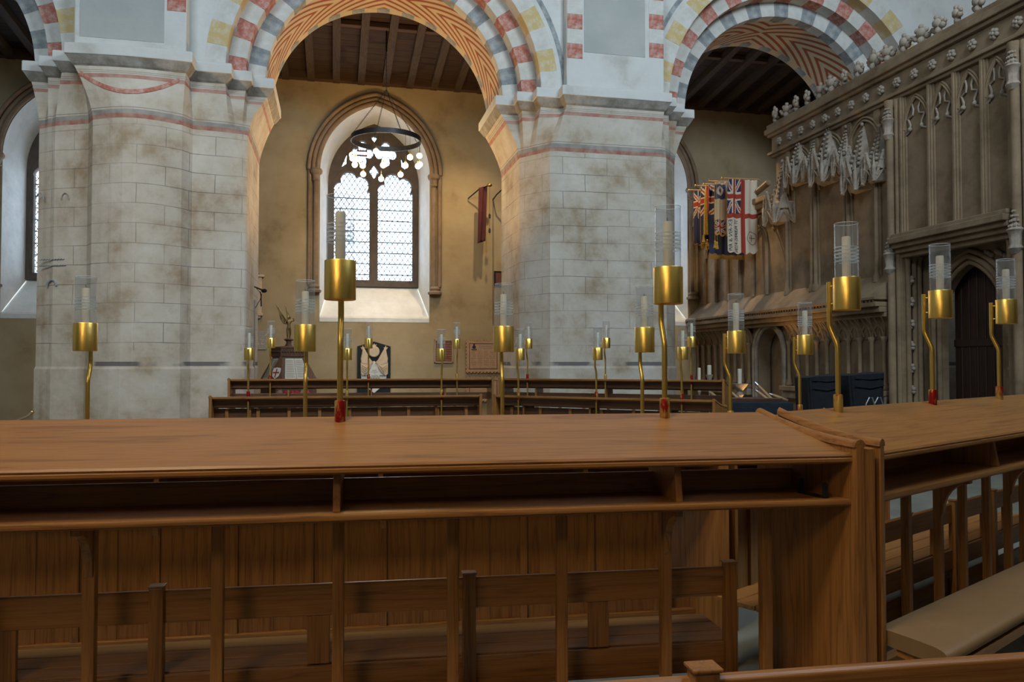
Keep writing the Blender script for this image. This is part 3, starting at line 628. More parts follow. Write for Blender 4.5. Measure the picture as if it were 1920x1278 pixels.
# ================================================================ DESKS
def frame_near(p_right, p_left):   # origin right end, x runs left, y towards the user (the viewer)
    d = (p_left - p_right); return p_right, math.atan2(d.y, d.x), d.length
def desk(name, label, p0, p1, zt, zf, sa=0.0, sb=0.0, post_y=0.28, n_post=8, post_off=0.2, panel=False, enda=True, endb=True, divs=(), gus=(), group=None, taper=0.0, posts=None, fill=False, gal=0.085, apm='oak_x'):
    """p0 -> p1 is the high edge; local y points to the user's left-hand normal of p0->p1; ends shift by s*y (mitres)."""
    d = p1 - p0; L = d.length; root = thing(name, label, 'choir desk', (p0.x, p0.y, zf), math.atan2(d.y, d.x), group)
    D = 0.50; T = zt - zf; drop = 0.135
    xa = lambda y: 0.0 + sa * y + (0.036 if enda else 0)
    xb = lambda y: L + sb * y - (0.036 if endb else 0)
    def board(nm, y0, y1, z0a, z1a, z0b=None, z1b=None, m='oak_x', bevel=0.004, par=root):
        z0b = z0a if z0b is None else z0b; z1b = z1a if z1b is None else z1b
        return MB().hexa([(xa(y0), y0, z0a), (xb(y0), y0, z0a), (xb(y1), y1, z0b), (xa(y1), y1, z0b), (xa(y0), y0, z1a), (xb(y0), y0, z1a), (xb(y1), y1, z1b), (xa(y1), y1, z1b)]).build(nm, m, par, bevel=bevel)
    top = board('desk_top', 0.0, D, T - 0.03, T, T - drop - 0.026, T - drop)
    # moulded front edge
    mb = MB(); prof = [(0, 0.002), (0.012, -0.001), (0.018, -0.010), (0.014, -0.017), (0.02, -0.021), (0.02, -0.032), (0.010, -0.040), (0, -0.040)]
    mb.loft([[(x(D + p[0]), D + p[0], T - drop + p[1]) for p in prof] for x in (xa, xb)]); mb.build('front_moulding', 'oak_x', top, smooth=40)
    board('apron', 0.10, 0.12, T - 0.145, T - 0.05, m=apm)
    zs = T - 0.318
    board('shelf', 0.20, D, zs - 0.022, zs)
    mb = MB(); prof = [(0, 0.0), (0.010, -0.002), (0.013, -0.010), (0.011, -0.022), (0.004, -0.024), (0.004, -0.028), (0, -0.03)]
    mb.loft([[(x(D + p[0]), D + p[0], zs + p[1]) for p in prof] for x in (xa, xb)]); mb.build('shelf_moulding', 'oak_x', root, smooth=40)
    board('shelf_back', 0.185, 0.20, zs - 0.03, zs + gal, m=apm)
    for x in divs:
        MB().extrude([(x - 0.014, 0.14, zs), (x - 0.014, D - 0.03, zs), (x - 0.014, D - 0.06, T - drop - 0.01), (x - 0.014, 0.14, T - 0.06)], (0.028, 0, 0)).build('divider', 'oak_z', root, bevel=0.003)
    pt = zs + gal if gal > 0.1 else zs - 0.022
    ps = MB().hexa([(-0.022, 0, 0), (0.022, 0, 0), (0.022, 0.04, 0), (-0.022, 0.04, 0), (-0.022 + taper, 0, pt), (0.022 - taper, 0, pt), (0.022 - taper, 0.04, pt), (-0.022 + taper, 0.04, pt)]).mesh('post'); ps.materials.append(M['oak_z'])
    gm = None
    sp = (L - 2 * post_off) / max(n_post - 1, 1); px = posts or [post_off + k * sp for k in range(n_post)]
    for k, x in enumerate(px):
        p = inst('post', ps, None, root, (x, post_y, 0)); b = p.modifiers.new('bevel', 'BEVEL'); b.width = 0.004; b.segments = 2
        if k in gus:
            pts = [(x - 0.016, post_y + 0.04, zs - 0.03), (x - 0.016, D - 0.04, zs - 0.03)] + [(x - 0.016, post_y + 0.05 + (D - 0.09 - post_y) * (1 - math.sin(math.pi / 2 * q / 6)), zs - 0.06 - 0.16 * (1 - math.cos(math.pi / 2 * q / 6))) for q in range(7)] + [(x - 0.016, post_y + 0.04, zs - 0.24)]
            MB().extrude(pts, (0.032, 0, 0)).build('bracket', 'oak_z', root, bevel=0.003)
    board('bottom_rail', post_y - 0.005, post_y + 0.045, 0.0, 0.09)
    if panel:
        for k in range(len(px) - 1):
            for h in range(2):
                x0 = px[k] + 0.022 + (px[k + 1] - px[k] - 0.044) * h / 2; x1 = px[k] + 0.022 + (px[k + 1] - px[k] - 0.044) * (h + 1) / 2 - 0.003
                o3 = 0.006 * h; MB().box(x0 - 0.006, x1 + 0.008, post_y + 0.010 + o3, post_y + 0.017 + o3, 0.085, zs - 0.015).build('panel_board', 'oak_z', root, bevel=0.002)
    # end panels with a swept moulded cap
    def endp(x0, s, sg):
        n = 16; prof = []
        for q in range(n + 1):
            t = q / n; y = -0.012 + (D + 0.05) * t; prof.append((y, T + 0.010 - 0.098 * (1 - (1 - t) ** 1.8)))
        xs = lambda y, o: x0 + s * y + sg * o
        for b0, b1, nm in ((0.0, 0.036, 'end_panel'),):
            mb = MB()
            lo = [(xs(y, b0), y, z - 0.02) for y, z in prof] + [(xs(D + 0.038, b0), D + 0.038, 0), (xs(-0.012, b0), -0.012, 0)]
            hi = [(xs(y, b1), y, z - 0.02) for y, z in prof] + [(xs(D + 0.038, b1), D + 0.038, 0), (xs(-0.012, b1), -0.012, 0)]
            i = mb.add(lo); j = mb.add(hi); m = len(lo)
            mb.f.append(tuple(range(i, i + m))); mb.f.append(tuple(range(j, j + m))[::-1])
            for k in range(m): mb.f.append((i + k, i + (k + 1) % m, j + (k + 1) % m, j + k))
            e = mb.build(nm, 'oak_z', root, bevel=0.004)
        c = MB(); rings = []
        for y, z in prof: rings.append([(xs(y, 0.018) + 0.025 * math.cos(a), y, z - 0.022 + 0.030 * math.sin(a)) for a in [math.pi * q / 6 for q in range(7)]])
        c.loft(rings); c.build('end_cap', 'oak_y', e, smooth=40)
    if enda: endp(0.0, sa, 1)
    if fill:
        yy = [(-0.01 + (D + 0.04) * q / 12) for q in range(13)]; tp = [(y, T - 0.018 - 0.098 * (1 - (1 - (q / 12)) ** 1.8)) for q, y in enumerate(yy)]
        MB().extrude([(sa * y - 0.002, y, z) for y, z in tp] + [(sa * (D + 0.03) - 0.002, D + 0.03, 0), (sa * -0.01 - 0.002, -0.01, 0)], (-0.052, 0, 0)).build('joint_strip', 'oak_z', root, bevel=0.004)
    if endb: endp(L, sb, -1)
    return root
U3 = lambda v, z=0: Vector((v.x, v.y, z))
GD = 'long oak choir desks'
ZU, ZL, ZUF, ZLF = 1.325, 1.135, 1.30, 1.105
A_L, A_B, A_R = cw(-3.2, 2.976), cw(1.17, 3.70), cw(4.30, 6.30)
tA = math.tan(R(15.2))
def xs_on(pxs, a, b, back):
    d_ = (b - a).normalized(); return [(on_line(p_, a, b, back) - a).dot(d_) for p_ in pxs]
def on_line(px, a, b, back=0.055, sg=1):
    """point beside the edge a-b (back metres to the user's side) in the vertical plane of pixel column px"""
    d = (b - a).normalized(); nrm = Vector((-d.y, d.x, 0)) * sg; o = a + nrm * back
    r = ray(px, 680); det = d.x * (-r.y) - d.y * (-r.x); t = ((0 - o.x) * (-r.y) - (0 - o.y) * (-r.x)) / det
    return o + d * t
pA = xs_on((1432, 1245, 1052, 850, 637, 413, 175, -78), A_B, A_L, 0.30)
desk('choir_desk', 'long sloping oak desk across the foreground with open shelf below and two gilt lamps', A_B, A_L, ZU, TIER, sa=-tA, posts=pA, divs=(pA[1], pA[4], pA[7]), gus=(1, 6), group=GD, endb=False, fill=True)
A_B2 = A_B + cw(0.075, 0.030)
pA2 = xs_on((1990, 1955, 1914, 1885, 1845, 1800, 1755, 1695), A_R, A_B2, 0.30)
desk('choir_desk', 'sloping oak desk on the right, angled away, with tapered posts and a tan kneeler below', A_R, A_B2, ZU, TIER, sb=tA, posts=pA2, divs=(pA2[1], pA2[4] + 0.3), gus=(0, 3, 6), group=GD, enda=False, taper=0.004)
B_L, B_B, B_R = cw(-3.9, 4.47), cw(1.05, 5.33), cw(2.80, 7.15)
tB = math.tan(R(17))
desk('choir_desk', 'lower oak desk just behind the foreground desk, only its panelled front showing', B_B, B_L, ZL, FLOOR, sa=-tB, post_y=0.24, n_post=12, panel=True, divs=(0.7, 1.9, 3.1, 4.3), gus=(1, 4, 7, 10), group=GD)
desk('choir_desk', 'short lower oak desk turned away behind the joint of the foreground desks', B_R, B_B + Vector((0.05, 0.05, 0)), ZL, FLOOR, sb=tB, post_y=0.24, n_post=7, panel=True, divs=(0.8, 1.7), gus=(1, 4), group=GD)
F_L, F_B, F_R = cw(-3.98, 10.52), cw(-0.42, 11.2), cw(2.45, 9.65)
desk('choir_desk', 'far front-row oak desk before the left pier and the window arch', F_L, F_B, ZLF, FLOOR - 0.0, post_y=0.16, n_post=9, panel=True, divs=(0.5, 1.75, 3.0), gal=0.15, apm='shaded_oak_x', group=GD)
F_B2 = cw(-0.26, 11.18)
desk('choir_desk', 'far front-row oak desk before the cool grey pier, angled towards the viewer', F_B2, F_R, ZLF, FLOOR, post_y=0.16, n_post=7, panel=True, divs=(0.4, 1.4, 2.5), gal=0.15, apm='shaded_oak_x', group=GD)
G_L, G_B, G_B2, G_R = cw(-4.42, 12.45), cw(-0.30, 13.2), cw(-0.22, 13.2), cw(3.12, 11.75)
desk('choir_desk', 'far back-row oak desk under the window arch, topmost rail on the left', G_L, G_B, ZUF, FLOOR + 0.16, post_y=0.16, n_post=10, divs=(0.9, 2.2, 3.4), apm='shaded_oak_x', group=GD)
desk('choir_desk', 'far back-row oak desk in front of the cool grey pier', G_B2, G_R, ZUF, FLOOR + 0.16, post_y=0.16, n_post=9, divs=(0.6, 1.8, 3.0), apm='shaded_oak_x', group=GD)

# black metal bookrest clip on the foreground desk's shelf
mr = thing('book_clip', 'small black U-shaped metal clip on the foreground desk shelf', 'clip', (*cw(1.235, 3.30)[:2], ZU - 0.318), R(-12.5 + 112))
MB().box(-0.075, 0.075, -0.012, 0.012, 0.0, 0.007).build('bar', 'black_iron', mr)
for x in (-0.068, 0.068): MB().lathe([(0.010, 0.0), (0.011, 0.05), (0.008, 0.058)], 8, (x, 0, 0.005)).build('prong', 'black_iron', mr, smooth=40)

# ================================================================ BENCHES
def bench(name, label, p0, p1, zf, zr, zs, depth, posts, rail_h=0.125, cushion=False, group='oak choir benches', seat=True, slats=False):
    """p0 -> p1 along the back rail; local +y is the way the sitters face (left normal of p0->p1)."""
    d = p1 - p0; L = d.length; root = thing(name, label, 'bench', (p0.x, p0.y, zf), math.atan2(d.y, d.x), group)
    H, S = zr - zf, zs - zf
    mb = MB(); prof = [(0.0, H - rail_h), (0.03, H - rail_h), (0.03, H - 0.006), (0.022, H), (0.008, H), (0.0, H - 0.006)]
    mb.loft([[(x, p[0], p[1]) for p in prof] for x in (0, L)]); mb.build('back_rail', 'oak_x', root, bevel=0.003)
    if seat:
        for k in range(3):
            MB().box(0, L, 0.02 + depth * k / 3, 0.015 + depth * (k + 1) / 3, S - 0.028, S).build('seat_plank', 'oak_x', root, bevel=0.004)
        MB().box(0, L, -0.004, 0.018, S - 0.13, S - 0.006).build('seat_fascia', 'oak_x', root, bevel=0.004)
        MB().box(0, L, 0.03, 0.05, 0.06, 0.18).build('lower_rail', 'oak_x', root, bevel=0.004)
    for x in posts:
        p = MB().hexa([(x - 0.03, -0.028, 0), (x + 0.03, -0.028, 0), (x + 0.03, 0.022, 0), (x - 0.03, 0.022, 0), (x - 0.026, -0.022, H + 0.018), (x + 0.026, -0.022, H + 0.018), (x + 0.026, 0.022, H + 0.018), (x - 0.026, 0.022, H + 0.018)]).build('post', 'oak_z', root, bevel=0.004)
        MB().box(x - 0.031, x + 0.031, -0.027, 0.027, H + 0.018, H + 0.026).build('post_cap', 'oak_z', p, bevel=0.003)
        if seat: MB().box(x - 0.03, x + 0.03, depth - 0.06, depth - 0.01, 0, S - 0.03).build('front_leg', 'oak_z', root, bevel=0.004)
    if slats:
        for x in (slats if isinstance(slats, list) else [0.2 + 0.42 * k for k in range(int(L / 0.42))]): MB().box(x - 0.045, x + 0.045, 0.004, 0.026, S, H - rail_h).build('back_slat', 'oak_z', root, bevel=0.003)
    return root
# lower bench seen between the posts (sitters face away): p0 left -> p1 right, left normal = away
C_L, C_R = cw(-3.0, 2.90), cw(0.985, 3.55)
Lc = (C_R - C_L).length
bench('oak_bench', 'oak bench with plank seat seen through the open posts of the foreground desk', C_L, C_R, FLOOR, 0.655, 0.335, 0.36, xs_on((-60, 300, 880), C_L, C_R, 0) + [Lc - 0.03], slats=xs_on((14, 600, 1122), C_L, C_R, 0))
C2_L, C2_R = cw(1.34, 4.05), cw(4.3, 6.55)
bench('oak_bench', 'low oak bench behind the tapered posts of the right-hand desk', C2_L, C2_R, FLOOR, 0.60, 0.30, 0.36, [0.05, 0.75, 1.45, 2.15, 2.85], slats=True)
# bench in front of the viewer: sitters face the desk
K_L, K_R = cw(-1.6, 1.235), cw(1.9, 1.83)
bench('oak_bench', 'oak bench back rail with a square post top along the bottom right edge', K_L, K_R, TIER, 0.938, 0.56, 0.36, [0.3, 2.0, 3.2], rail_h=0.11)
# padded kneeler along the right-hand desk (same frame as that desk)
kp1 = A_B2; d = kp1 - A_R; Lb = d.length
cb = thing('padded_kneeler', 'long tan padded kneeler below the right-hand desk', 'kneeler', (A_R.x, A_R.y, TIER), math.atan2(d.y, d.x))
rings = []
for x, k in ((0, 0.9), (0.02, 1.0), (Lb - 0.03, 1.0), (Lb - 0.01, 0.92)):
    ring = []
    for j in range(24):
        a = 2 * math.pi * j / 24; cx_, sy = math.cos(a), math.sin(a); yy = 0.64 + 0.165 * k * math.copysign(abs(cx_) ** 0.5, cx_)
        ring.append((x + (tA * yy - 0.03 if x > 1 else 0), yy, 0.345 + 0.035 * k * math.copysign(abs(sy) ** 0.6, sy)))
    rings.append(ring)
MB().loft(rings).build('pad', 'tan_leather', cb, smooth=50)
MB().hexa([(0.03, 0.575, 0.285), (Lb + tA * 0.575 - 0.05, 0.575, 0.285), (Lb + tA * 0.80 - 0.05, 0.80, 0.27), (0.03, 0.80, 0.285)] + [(0.03, 0.575, 0.31), (Lb + tA * 0.575 - 0.05, 0.575, 0.31), (Lb + tA * 0.80 - 0.05, 0.80, 0.31), (0.03, 0.80, 0.31)]).build('board', 'oak_x', cb)
for x in (0.1, 1.35, 2.6, Lb - 0.1):
    for y in (0.60, 0.77): MB().box(x - 0.02, x + 0.02, y - 0.02, y + 0.02, 0, 0.285).build('leg', 'oak_z', cb)

# ================================================================ CANDLE LAMPS
def lamp_proto():
    root = thing('candle_lamp', 'gilt candle lamp', 'lamp')
    ys = -0.042
    def bez(z0, z1, ya, yb, n=8): return [(0, ya + (yb - ya) * (0.5 - 0.5 * math.cos(math.pi * k / n)) if False else ya + (yb - ya) * k / n, z0 + (z1 - z0) * k / n) for k in range(n + 1)]
    path = [(0, 0, -0.42), (0, 0, 0.28), (0, 0, 0.315), (0, -0.003, 0.332), (0, -0.009, 0.347), (0, -0.033, 0.402), (0, -0.039, 0.417), (0, ys, 0.434), (0, ys, 0.46), (0, ys, 0.645)]
    MB().tube(path, 0.0125, 12).build('stem', 'gold', root, smooth=50)
    MB().lathe([(0.0125, -0.055), (0.019, -0.05), (0.019, -0.03), (0.021, -0.028), (0.0225, 0.0), (0.0225, 0.08), (0.021, 0.084), (0.0125, 0.085)], 16, (0, 0, 0)).build('collar', 'worn_gold', root, smooth=35)
    yc = 0.050
    cup = MB().lathe([(0.0, 0.498), (0.060, 0.498), (0.064, 0.50), (0.064, 0.658), (0.0625, 0.66), (0.061, 0.658), (0.061, 0.51), (0.0, 0.508)], 36, (0, yc, 0), caps=False).build('cup', 'gold', root, smooth=40)
    for z in (0.535, 0.622):
        MB().lathe([(0.0045, ys), (0.0045, yc - 0.062)], 8, (0, 0, z), axis='y').build('pin', 'gold', root, smooth=40)
    g = MB().lathe([(0.056, 0.512), (0.056, 0.927)], 36, (0, yc, 0), caps=False).build('glass', 'clear_glass', root, smooth=40)
    MB().tube([(0.056 * math.cos(R(a)), yc + 0.056 * math.sin(R(a)), 0.927) for a in range(0, 361, 15)], 0.0012, 5, False).build('rim', 'frosted', g, smooth=50)
    for k, hh in enumerate((0.007, 0.007, 0.007, 0.006, 0.006)):
        z = 0.735 + k * 0.0175; mb = MB(); n = 24; a0, a1 = R(-65), R(245)
        for q in range(n):
            a, b = a0 + (a1 - a0) * q / n, a0 + (a1 - a0) * (q + 1) / n
            mb.poly([(0.0566 * math.cos(a), yc + 0.0566 * math.sin(a), z), (0.0566 * math.cos(b), yc + 0.0566 * math.sin(b), z), (0.0566 * math.cos(b), yc + 0.0566 * math.sin(b), z + hh), (0.0566 * math.cos(a), yc + 0.0566 * math.sin(a), z + hh)])
        mb.build('etched_band', 'etched', g, smooth=40)
    c = MB().lathe([(0.0, 0.508), (0.021, 0.508), (0.021, 0.855), (0.019, 0.862), (0.004, 0.858)], 20, (0, yc, 0)).build('candle', 'wax', root, smooth=40)
    MB().tube([(0, yc, 0.858), (0.001, yc, 0.872), (0.003, yc, 0.88)], 0.0018, 6).build('wick', 'wick', c)
    return root
lp = lamp_proto(); first = [True]
def lamp(p, z, ang, label, group):
    o = lp if first[0] else clone(lp); first[0] = False
    o.location = (p.x, p.y, z); o.rotation_euler = (0, 0, ang); tag(o, label, 'lamp', group)
def ang_of(a, b): d = b - a; return math.atan2(d.y, d.x)
G1 = 'gilt lamps on the near upper desks'; G2 = 'gilt lamps on the near lower desks'; G3 = 'gilt lamps on the far front desks'; G4 = 'gilt lamps on the far back desks'
def zdesk(z): return z - 0.135 * 0.055 / 0.5
for px, lab in ((638, 'largest gilt candle lamp, rising in front of the window'), (1246, 'large gilt candle lamp on the foreground desk in front of the cool grey pier')):
    lamp(on_line(px, A_B, A_L), zdesk(ZU), ang_of(A_B, A_L), lab, G1)
for px, lab in ((1571, 'large gilt candle lamp on the right-hand desk nearest the joint of the two desks'), (1748, 'gilt candle lamp left of the dark pointed door'), (1873, 'gilt candle lamp in front of the dark pointed door, rightmost of all')):
    lamp(on_line(px, A_R, A_B2), zdesk(ZU), ang_of(A_R, A_B2), lab, G1)
for px, lab in ((165, 'gilt candle lamp alone in front of the left pier'), (573, 'mid-sized gilt candle lamp left of the largest one, beside the bronze figure'), (942, 'mid-sized gilt candle lamp at the left edge of the cool grey pier'), (1204, 'mid-sized gilt candle lamp close left of the large lamp before the cool grey pier')):
    lamp(on_line(px, B_B, B_L), zdesk(ZL), ang_of(B_B, B_L), lab, G2)
for px, lab in ((1369, 'mid-sized gilt candle lamp below the hanging flags'), (1499, 'mid-sized gilt candle lamp before the niche arcade, left of the black covered stacks')):
    lamp(on_line(px, B_R, B_B), zdesk(ZL), ang_of(B_R, B_B), lab, G2)
for px, lab, seg in ((466, 'small lower gilt lamp at the right edge of the left pier', 0), (651, 'small lower gilt lamp just right of the largest lamp stem', 0), (828, 'small lower gilt lamp before the brown notice board', 0), (972, 'small lower gilt lamp beside the right jamb of the arch', 1), (1118, 'small lower gilt lamp of the pair before the middle of the grey pier', 1), (1278, 'small lower gilt lamp at the right edge of the grey pier', 1)):
    a, b = ((F_L, F_B), (F_B2, F_R))[seg]; lamp(on_line(px, a, b), zdesk(ZLF), ang_of(a, b), lab, G3)
for px, lab, seg in ((507, 'small upper gilt lamp left of the winged bronze figure', 0), (691, 'small upper gilt lamp in front of the black memorial tablet', 0), (857, 'small upper gilt lamp between the brown board and the roll of honour', 0), (989, 'small upper gilt lamp on the left part of the grey pier', 1), (1135, 'small upper gilt lamp of the pair before the middle of the grey pier', 1), (1296, 'small upper gilt lamp just past the right edge of the grey pier', 1)):
    a, b = ((G_L, G_B), (G_B2, G_R))[seg]; lamp(on_line(px, a, b), zdesk(ZUF), ang_of(a, b), lab, G4)
# ================================================================ CARVED STONE SCREEN (runs along X = 9.6, faces left)
XS = 9.6
scr = thing('wall_right', 'tall carved stone screen with niches, canopies and a pointed doorway', 'stone screen', (XS, 12, 0), kind='structure')
def sp_(p, y, z): return (-p, y - 12, z)
def sbox(mb, p0, p1, y0, y1, z0, z1): return mb.box(-p1, -p0, y0 - 12, y1 - 12, z0, z1)
def part(nm, m='screen_stone', bevel=0.0, smooth=0, par=scr): return lambda mb: mb.build(nm, m, par, smooth=smooth, bevel=bevel)
mb = MB()
sbox(mb, -0.7, 0, 12.05, 16.05, 2.5, 6.4); sbox(mb, -0.7, 0, 9.75, 12.05, 3.45, 6.4); sbox(mb, -0.7, 0, 3.0, 9.75, FLOOR, 6.4); sbox(mb, -0.7, 0, 16.05, 20, 2.5, 5.25); sbox(mb, -0.7, -0.35, 12.05, 20, FLOOR, 2.5)
mb.build('wall_body', 'screen_stone', scr)
def YZ(me, p):   # curve mesh (x = -(Y-12) mirrored so it faces -X)
    for v in me.vertices: x, y, z = v.co; v.co = (-p + z, x - 12, y)
    return me
# lower wall with the small arched recess
rec = [(16.35 + x, z) for x, z in outline(0.53, FLOOR + 0.01, 1.75, 0.58)]
obj('lower_wall', YZ(curve_mesh('lower_wall', [[(12.05, FLOOR), (20, FLOOR), (20, 2.5), (12.05, 2.5)], rec], 0.3), -0.15), 'screen_stone', scr)
for off, p in ((0.05, 0.03), (0.13, 0.05)):
    q = [(16.35 + x, z) for x, z in outline(0.53 + off, FLOOR, 1.75, 0.58 + off)]
    MB().tube([sp_(p, y, z) for y, z in q], 0.045, 8).build('recess_moulding', 'screen_carving', scr, smooth=50)
# cornice
for z0, z1, p in ((6.14, 6.20, 0.07), (6.20, 6.26, 0.12), (6.26, 6.60, 0.05), (6.60, 6.67, 0.12), (6.67, 6.78, 0.17), (6.78, 6.88, 0.13)):
    sbox(MB(), -0.5, p, 3.0, 16.1 + p, z0, z1).build('cornice_moulding', 'screen_stone', scr, bevel=0.012)
fl = MB()
for a in range(6): t = 2 * math.pi * a / 6; fl.ball((-0.025, 0.055 * math.cos(t), 0.055 * math.sin(t)), 0.038, 7, 5)
fl.ball((-0.04, 0, 0), 0.032, 7, 5); flm = fl.mesh('fleuron'); flm.materials.append(M['screen_carving']); flm.shade_smooth()
for k in range(22): inst('fleuron', flm, None, scr, sp_(0.05, 15.8 - k * 0.42, 6.43), (random.random(), 0, 0))
ck = MB()
for (y, z, r, sy) in ((0, 0.07, 0.07, 1), (-0.10, 0.13, 0.06, 1), (0.10, 0.13, 0.06, 1), (0, 0.20, 0.085, 1), (-0.07, 0.25, 0.05, 1), (0.07, 0.25, 0.05, 1), (0, 0.31, 0.045, 1), (-0.15, 0.17, 0.035, 1), (0.15, 0.17, 0.035, 1)): ck.ball((random.uniform(-0.03, 0.03), y, z), r, 8, 5, (0.8, 1, 1))
ck.lathe([(0.05, 0.0), (0.03, 0.08)], 8); ckm = ck.mesh('crocket'); ckm.materials.append(M['screen_carving']); ckm.shade_smooth()
for k in range(30): inst('crocket', ckm, None, scr, sp_(0.05, 15.95 - k * 0.41, 6.87), (random.uniform(-0.15, 0.15), 0, random.uniform(-0.6, 0.6)), (1, 1, random.uniform(0.9, 1.1)))
# panelled bay over the doorway
for y in (11.95, 11.29, 10.74, 10.18, 9.67):
    for p, w in ((0.03, 0.085), (0.06, 0.05), (0.085, 0.022)): sbox(MB(), 0, p, y - w, y + w, 3.75, 6.14).build('mullion', 'screen_stone', scr, bevel=0.006)
ys = (11.95, 11.29, 10.74, 10.18, 9.67)
for ya, yb in zip(ys, ys[1:]):
    c = (ya + yb) / 2; hw = abs(ya - yb) / 2 - 0.05
    for off, r in ((0.0, 0.022), (0.045, 0.018)):
        MB().tube([sp_(0.03, c + x, z) for x, z in arch_pts(hw + off, 5.55, 0.50 + off)], r, 6).build('panel_arch', 'screen_stone', scr, smooth=50)
    mb = MB()
    for sg in (-1, 1):
        mb.tube([sp_(0.02, c + sg * hw, 5.45), sp_(0.03, c + sg * hw * 0.55, 5.50), sp_(0.03, c + sg * hw * 0.45, 5.60), sp_(0.02, c + sg * hw * 0.7, 5.72)], 0.018, 6)
        mb.tube([sp_(0.02, c + sg * hw * 0.75, 5.72), sp_(0.03, c + sg * hw * 0.25, 5.76), sp_(0.03, c + sg * hw * 0.2, 5.85), sp_(0.02, c + sg * hw * 0.35, 5.95)], 0.016, 6)
        mb.ball(sp_(0.035, c + sg * hw * 0.5, 5.53), 0.04, 7, 5)
    mb.build('panel_cusp', 'screen_carving', scr, smooth=50)
# corner shafts of the porch bay
for y in (12.16, 9.52):
    for dy, p, r in ((-0.10, 0.05, 0.05), (0.0, 0.12, 0.065), (0.10, 0.05, 0.05)):
        MB().lathe([(r * 1.5, FLOOR), (r * 1.5, 0.35), (r, 0.42), (r, 6.0), (r * 1.25, 6.05), (r * 1.4, 6.14)], 12, sp_(p, y + dy, 0)).build('corner_shaft', 'screen_stone', scr, smooth=40)
    sbox(MB(), -0.05, 0.06, y - 0.17, y + 0.17, FLOOR, 6.14).build('corner_pier', 'screen_stone', scr, bevel=0.02)
    for zc in (5.45, 3.10):
        g = MB().lathe([(0.05, zc), (0.10, zc + 0.08), (0.07, zc + 0.14), (0.09, zc + 0.30), (0.12, zc + 0.34), (0.06, zc + 0.40), (0.015, zc + 0.68)], 8, sp_(0.15, y, 0))
        for k in range(4):
            for a in range(5): t = R(100 + 40 * a); g.ball((-0.15 + (0.075 - 0.015 * k) * math.cos(t), y - 12 + (0.075 - 0.015 * k) * math.sin(t), zc + 0.40 + 0.07 * k), 0.022, 6, 4)
        g.build('corbel_carving', 'screen_carving', scr, smooth=40)
# lintel of the porch
for z0, z1, p in ((3.36, 3.44, 0.05), (3.44, 3.52, 0.12), (3.52, 3.60, 0.19), (3.60, 3.70, 0.26), (3.70, 3.77, 0.20)):
    sbox(MB(), -0.1, p, 9.62, 12.08, z0, z1).build('lintel_moulding', 'screen_stone', scr, bevel=0.012)
hole = [(10.9 + x, z) for x, z in outline(0.64, FLOOR + 0.01, 2.25, 0.88)]
obj('porch_back', YZ(curve_mesh('porch_back', [[(9.7, FLOOR), (12.1, FLOOR), (12.1, 3.5), (9.7, 3.5)], hole], 0.12), -0.42), 'screen_stone', scr)
for off, p in ((0.04, -0.34), (0.13, -0.30), (0.22, -0.33)):
    MB().tube([sp_(p, 10.9 + x, z) for x, z in outline(0.64 + off, FLOOR, 2.25, 0.88 + off)], 0.045, 8).build('door_arch_moulding', 'screen_stone', scr, smooth=50)
for yy in (11.98, 9.80):
    for p in (-0.05, -0.17, -0.27): MB().lathe([(0.07, FLOOR), (0.07, 0.3), (0.045, 0.36), (0.045, 3.3), (0.07, 3.38)], 10, sp_(p, yy - (0.02 if yy > 11 else -0.02), 0)).build('porch_shaft', 'screen_stone', scr, smooth=40)
    for k in range(7): inst('fleuron', flm, None, scr, sp_(-0.11, yy - (0.03 if yy > 11 else -0.03), 0.7 + k * 0.38), (k * 0.6, 0, 0))
for sg in (-1, 1):   # spandrel carving
    mb = MB()
    for k in range(12): mb.ball(sp_(-0.35, 10.9 + sg * (0.30 + 0.05 * k + random.uniform(-.03, .03)), 3.28 - 0.02 * (k % 4) - (0.10 if k > 7 else 0.0)), 0.045, 7, 5)
    mb.build('spandrel_carving', 'screen_carving', scr, smooth=60)
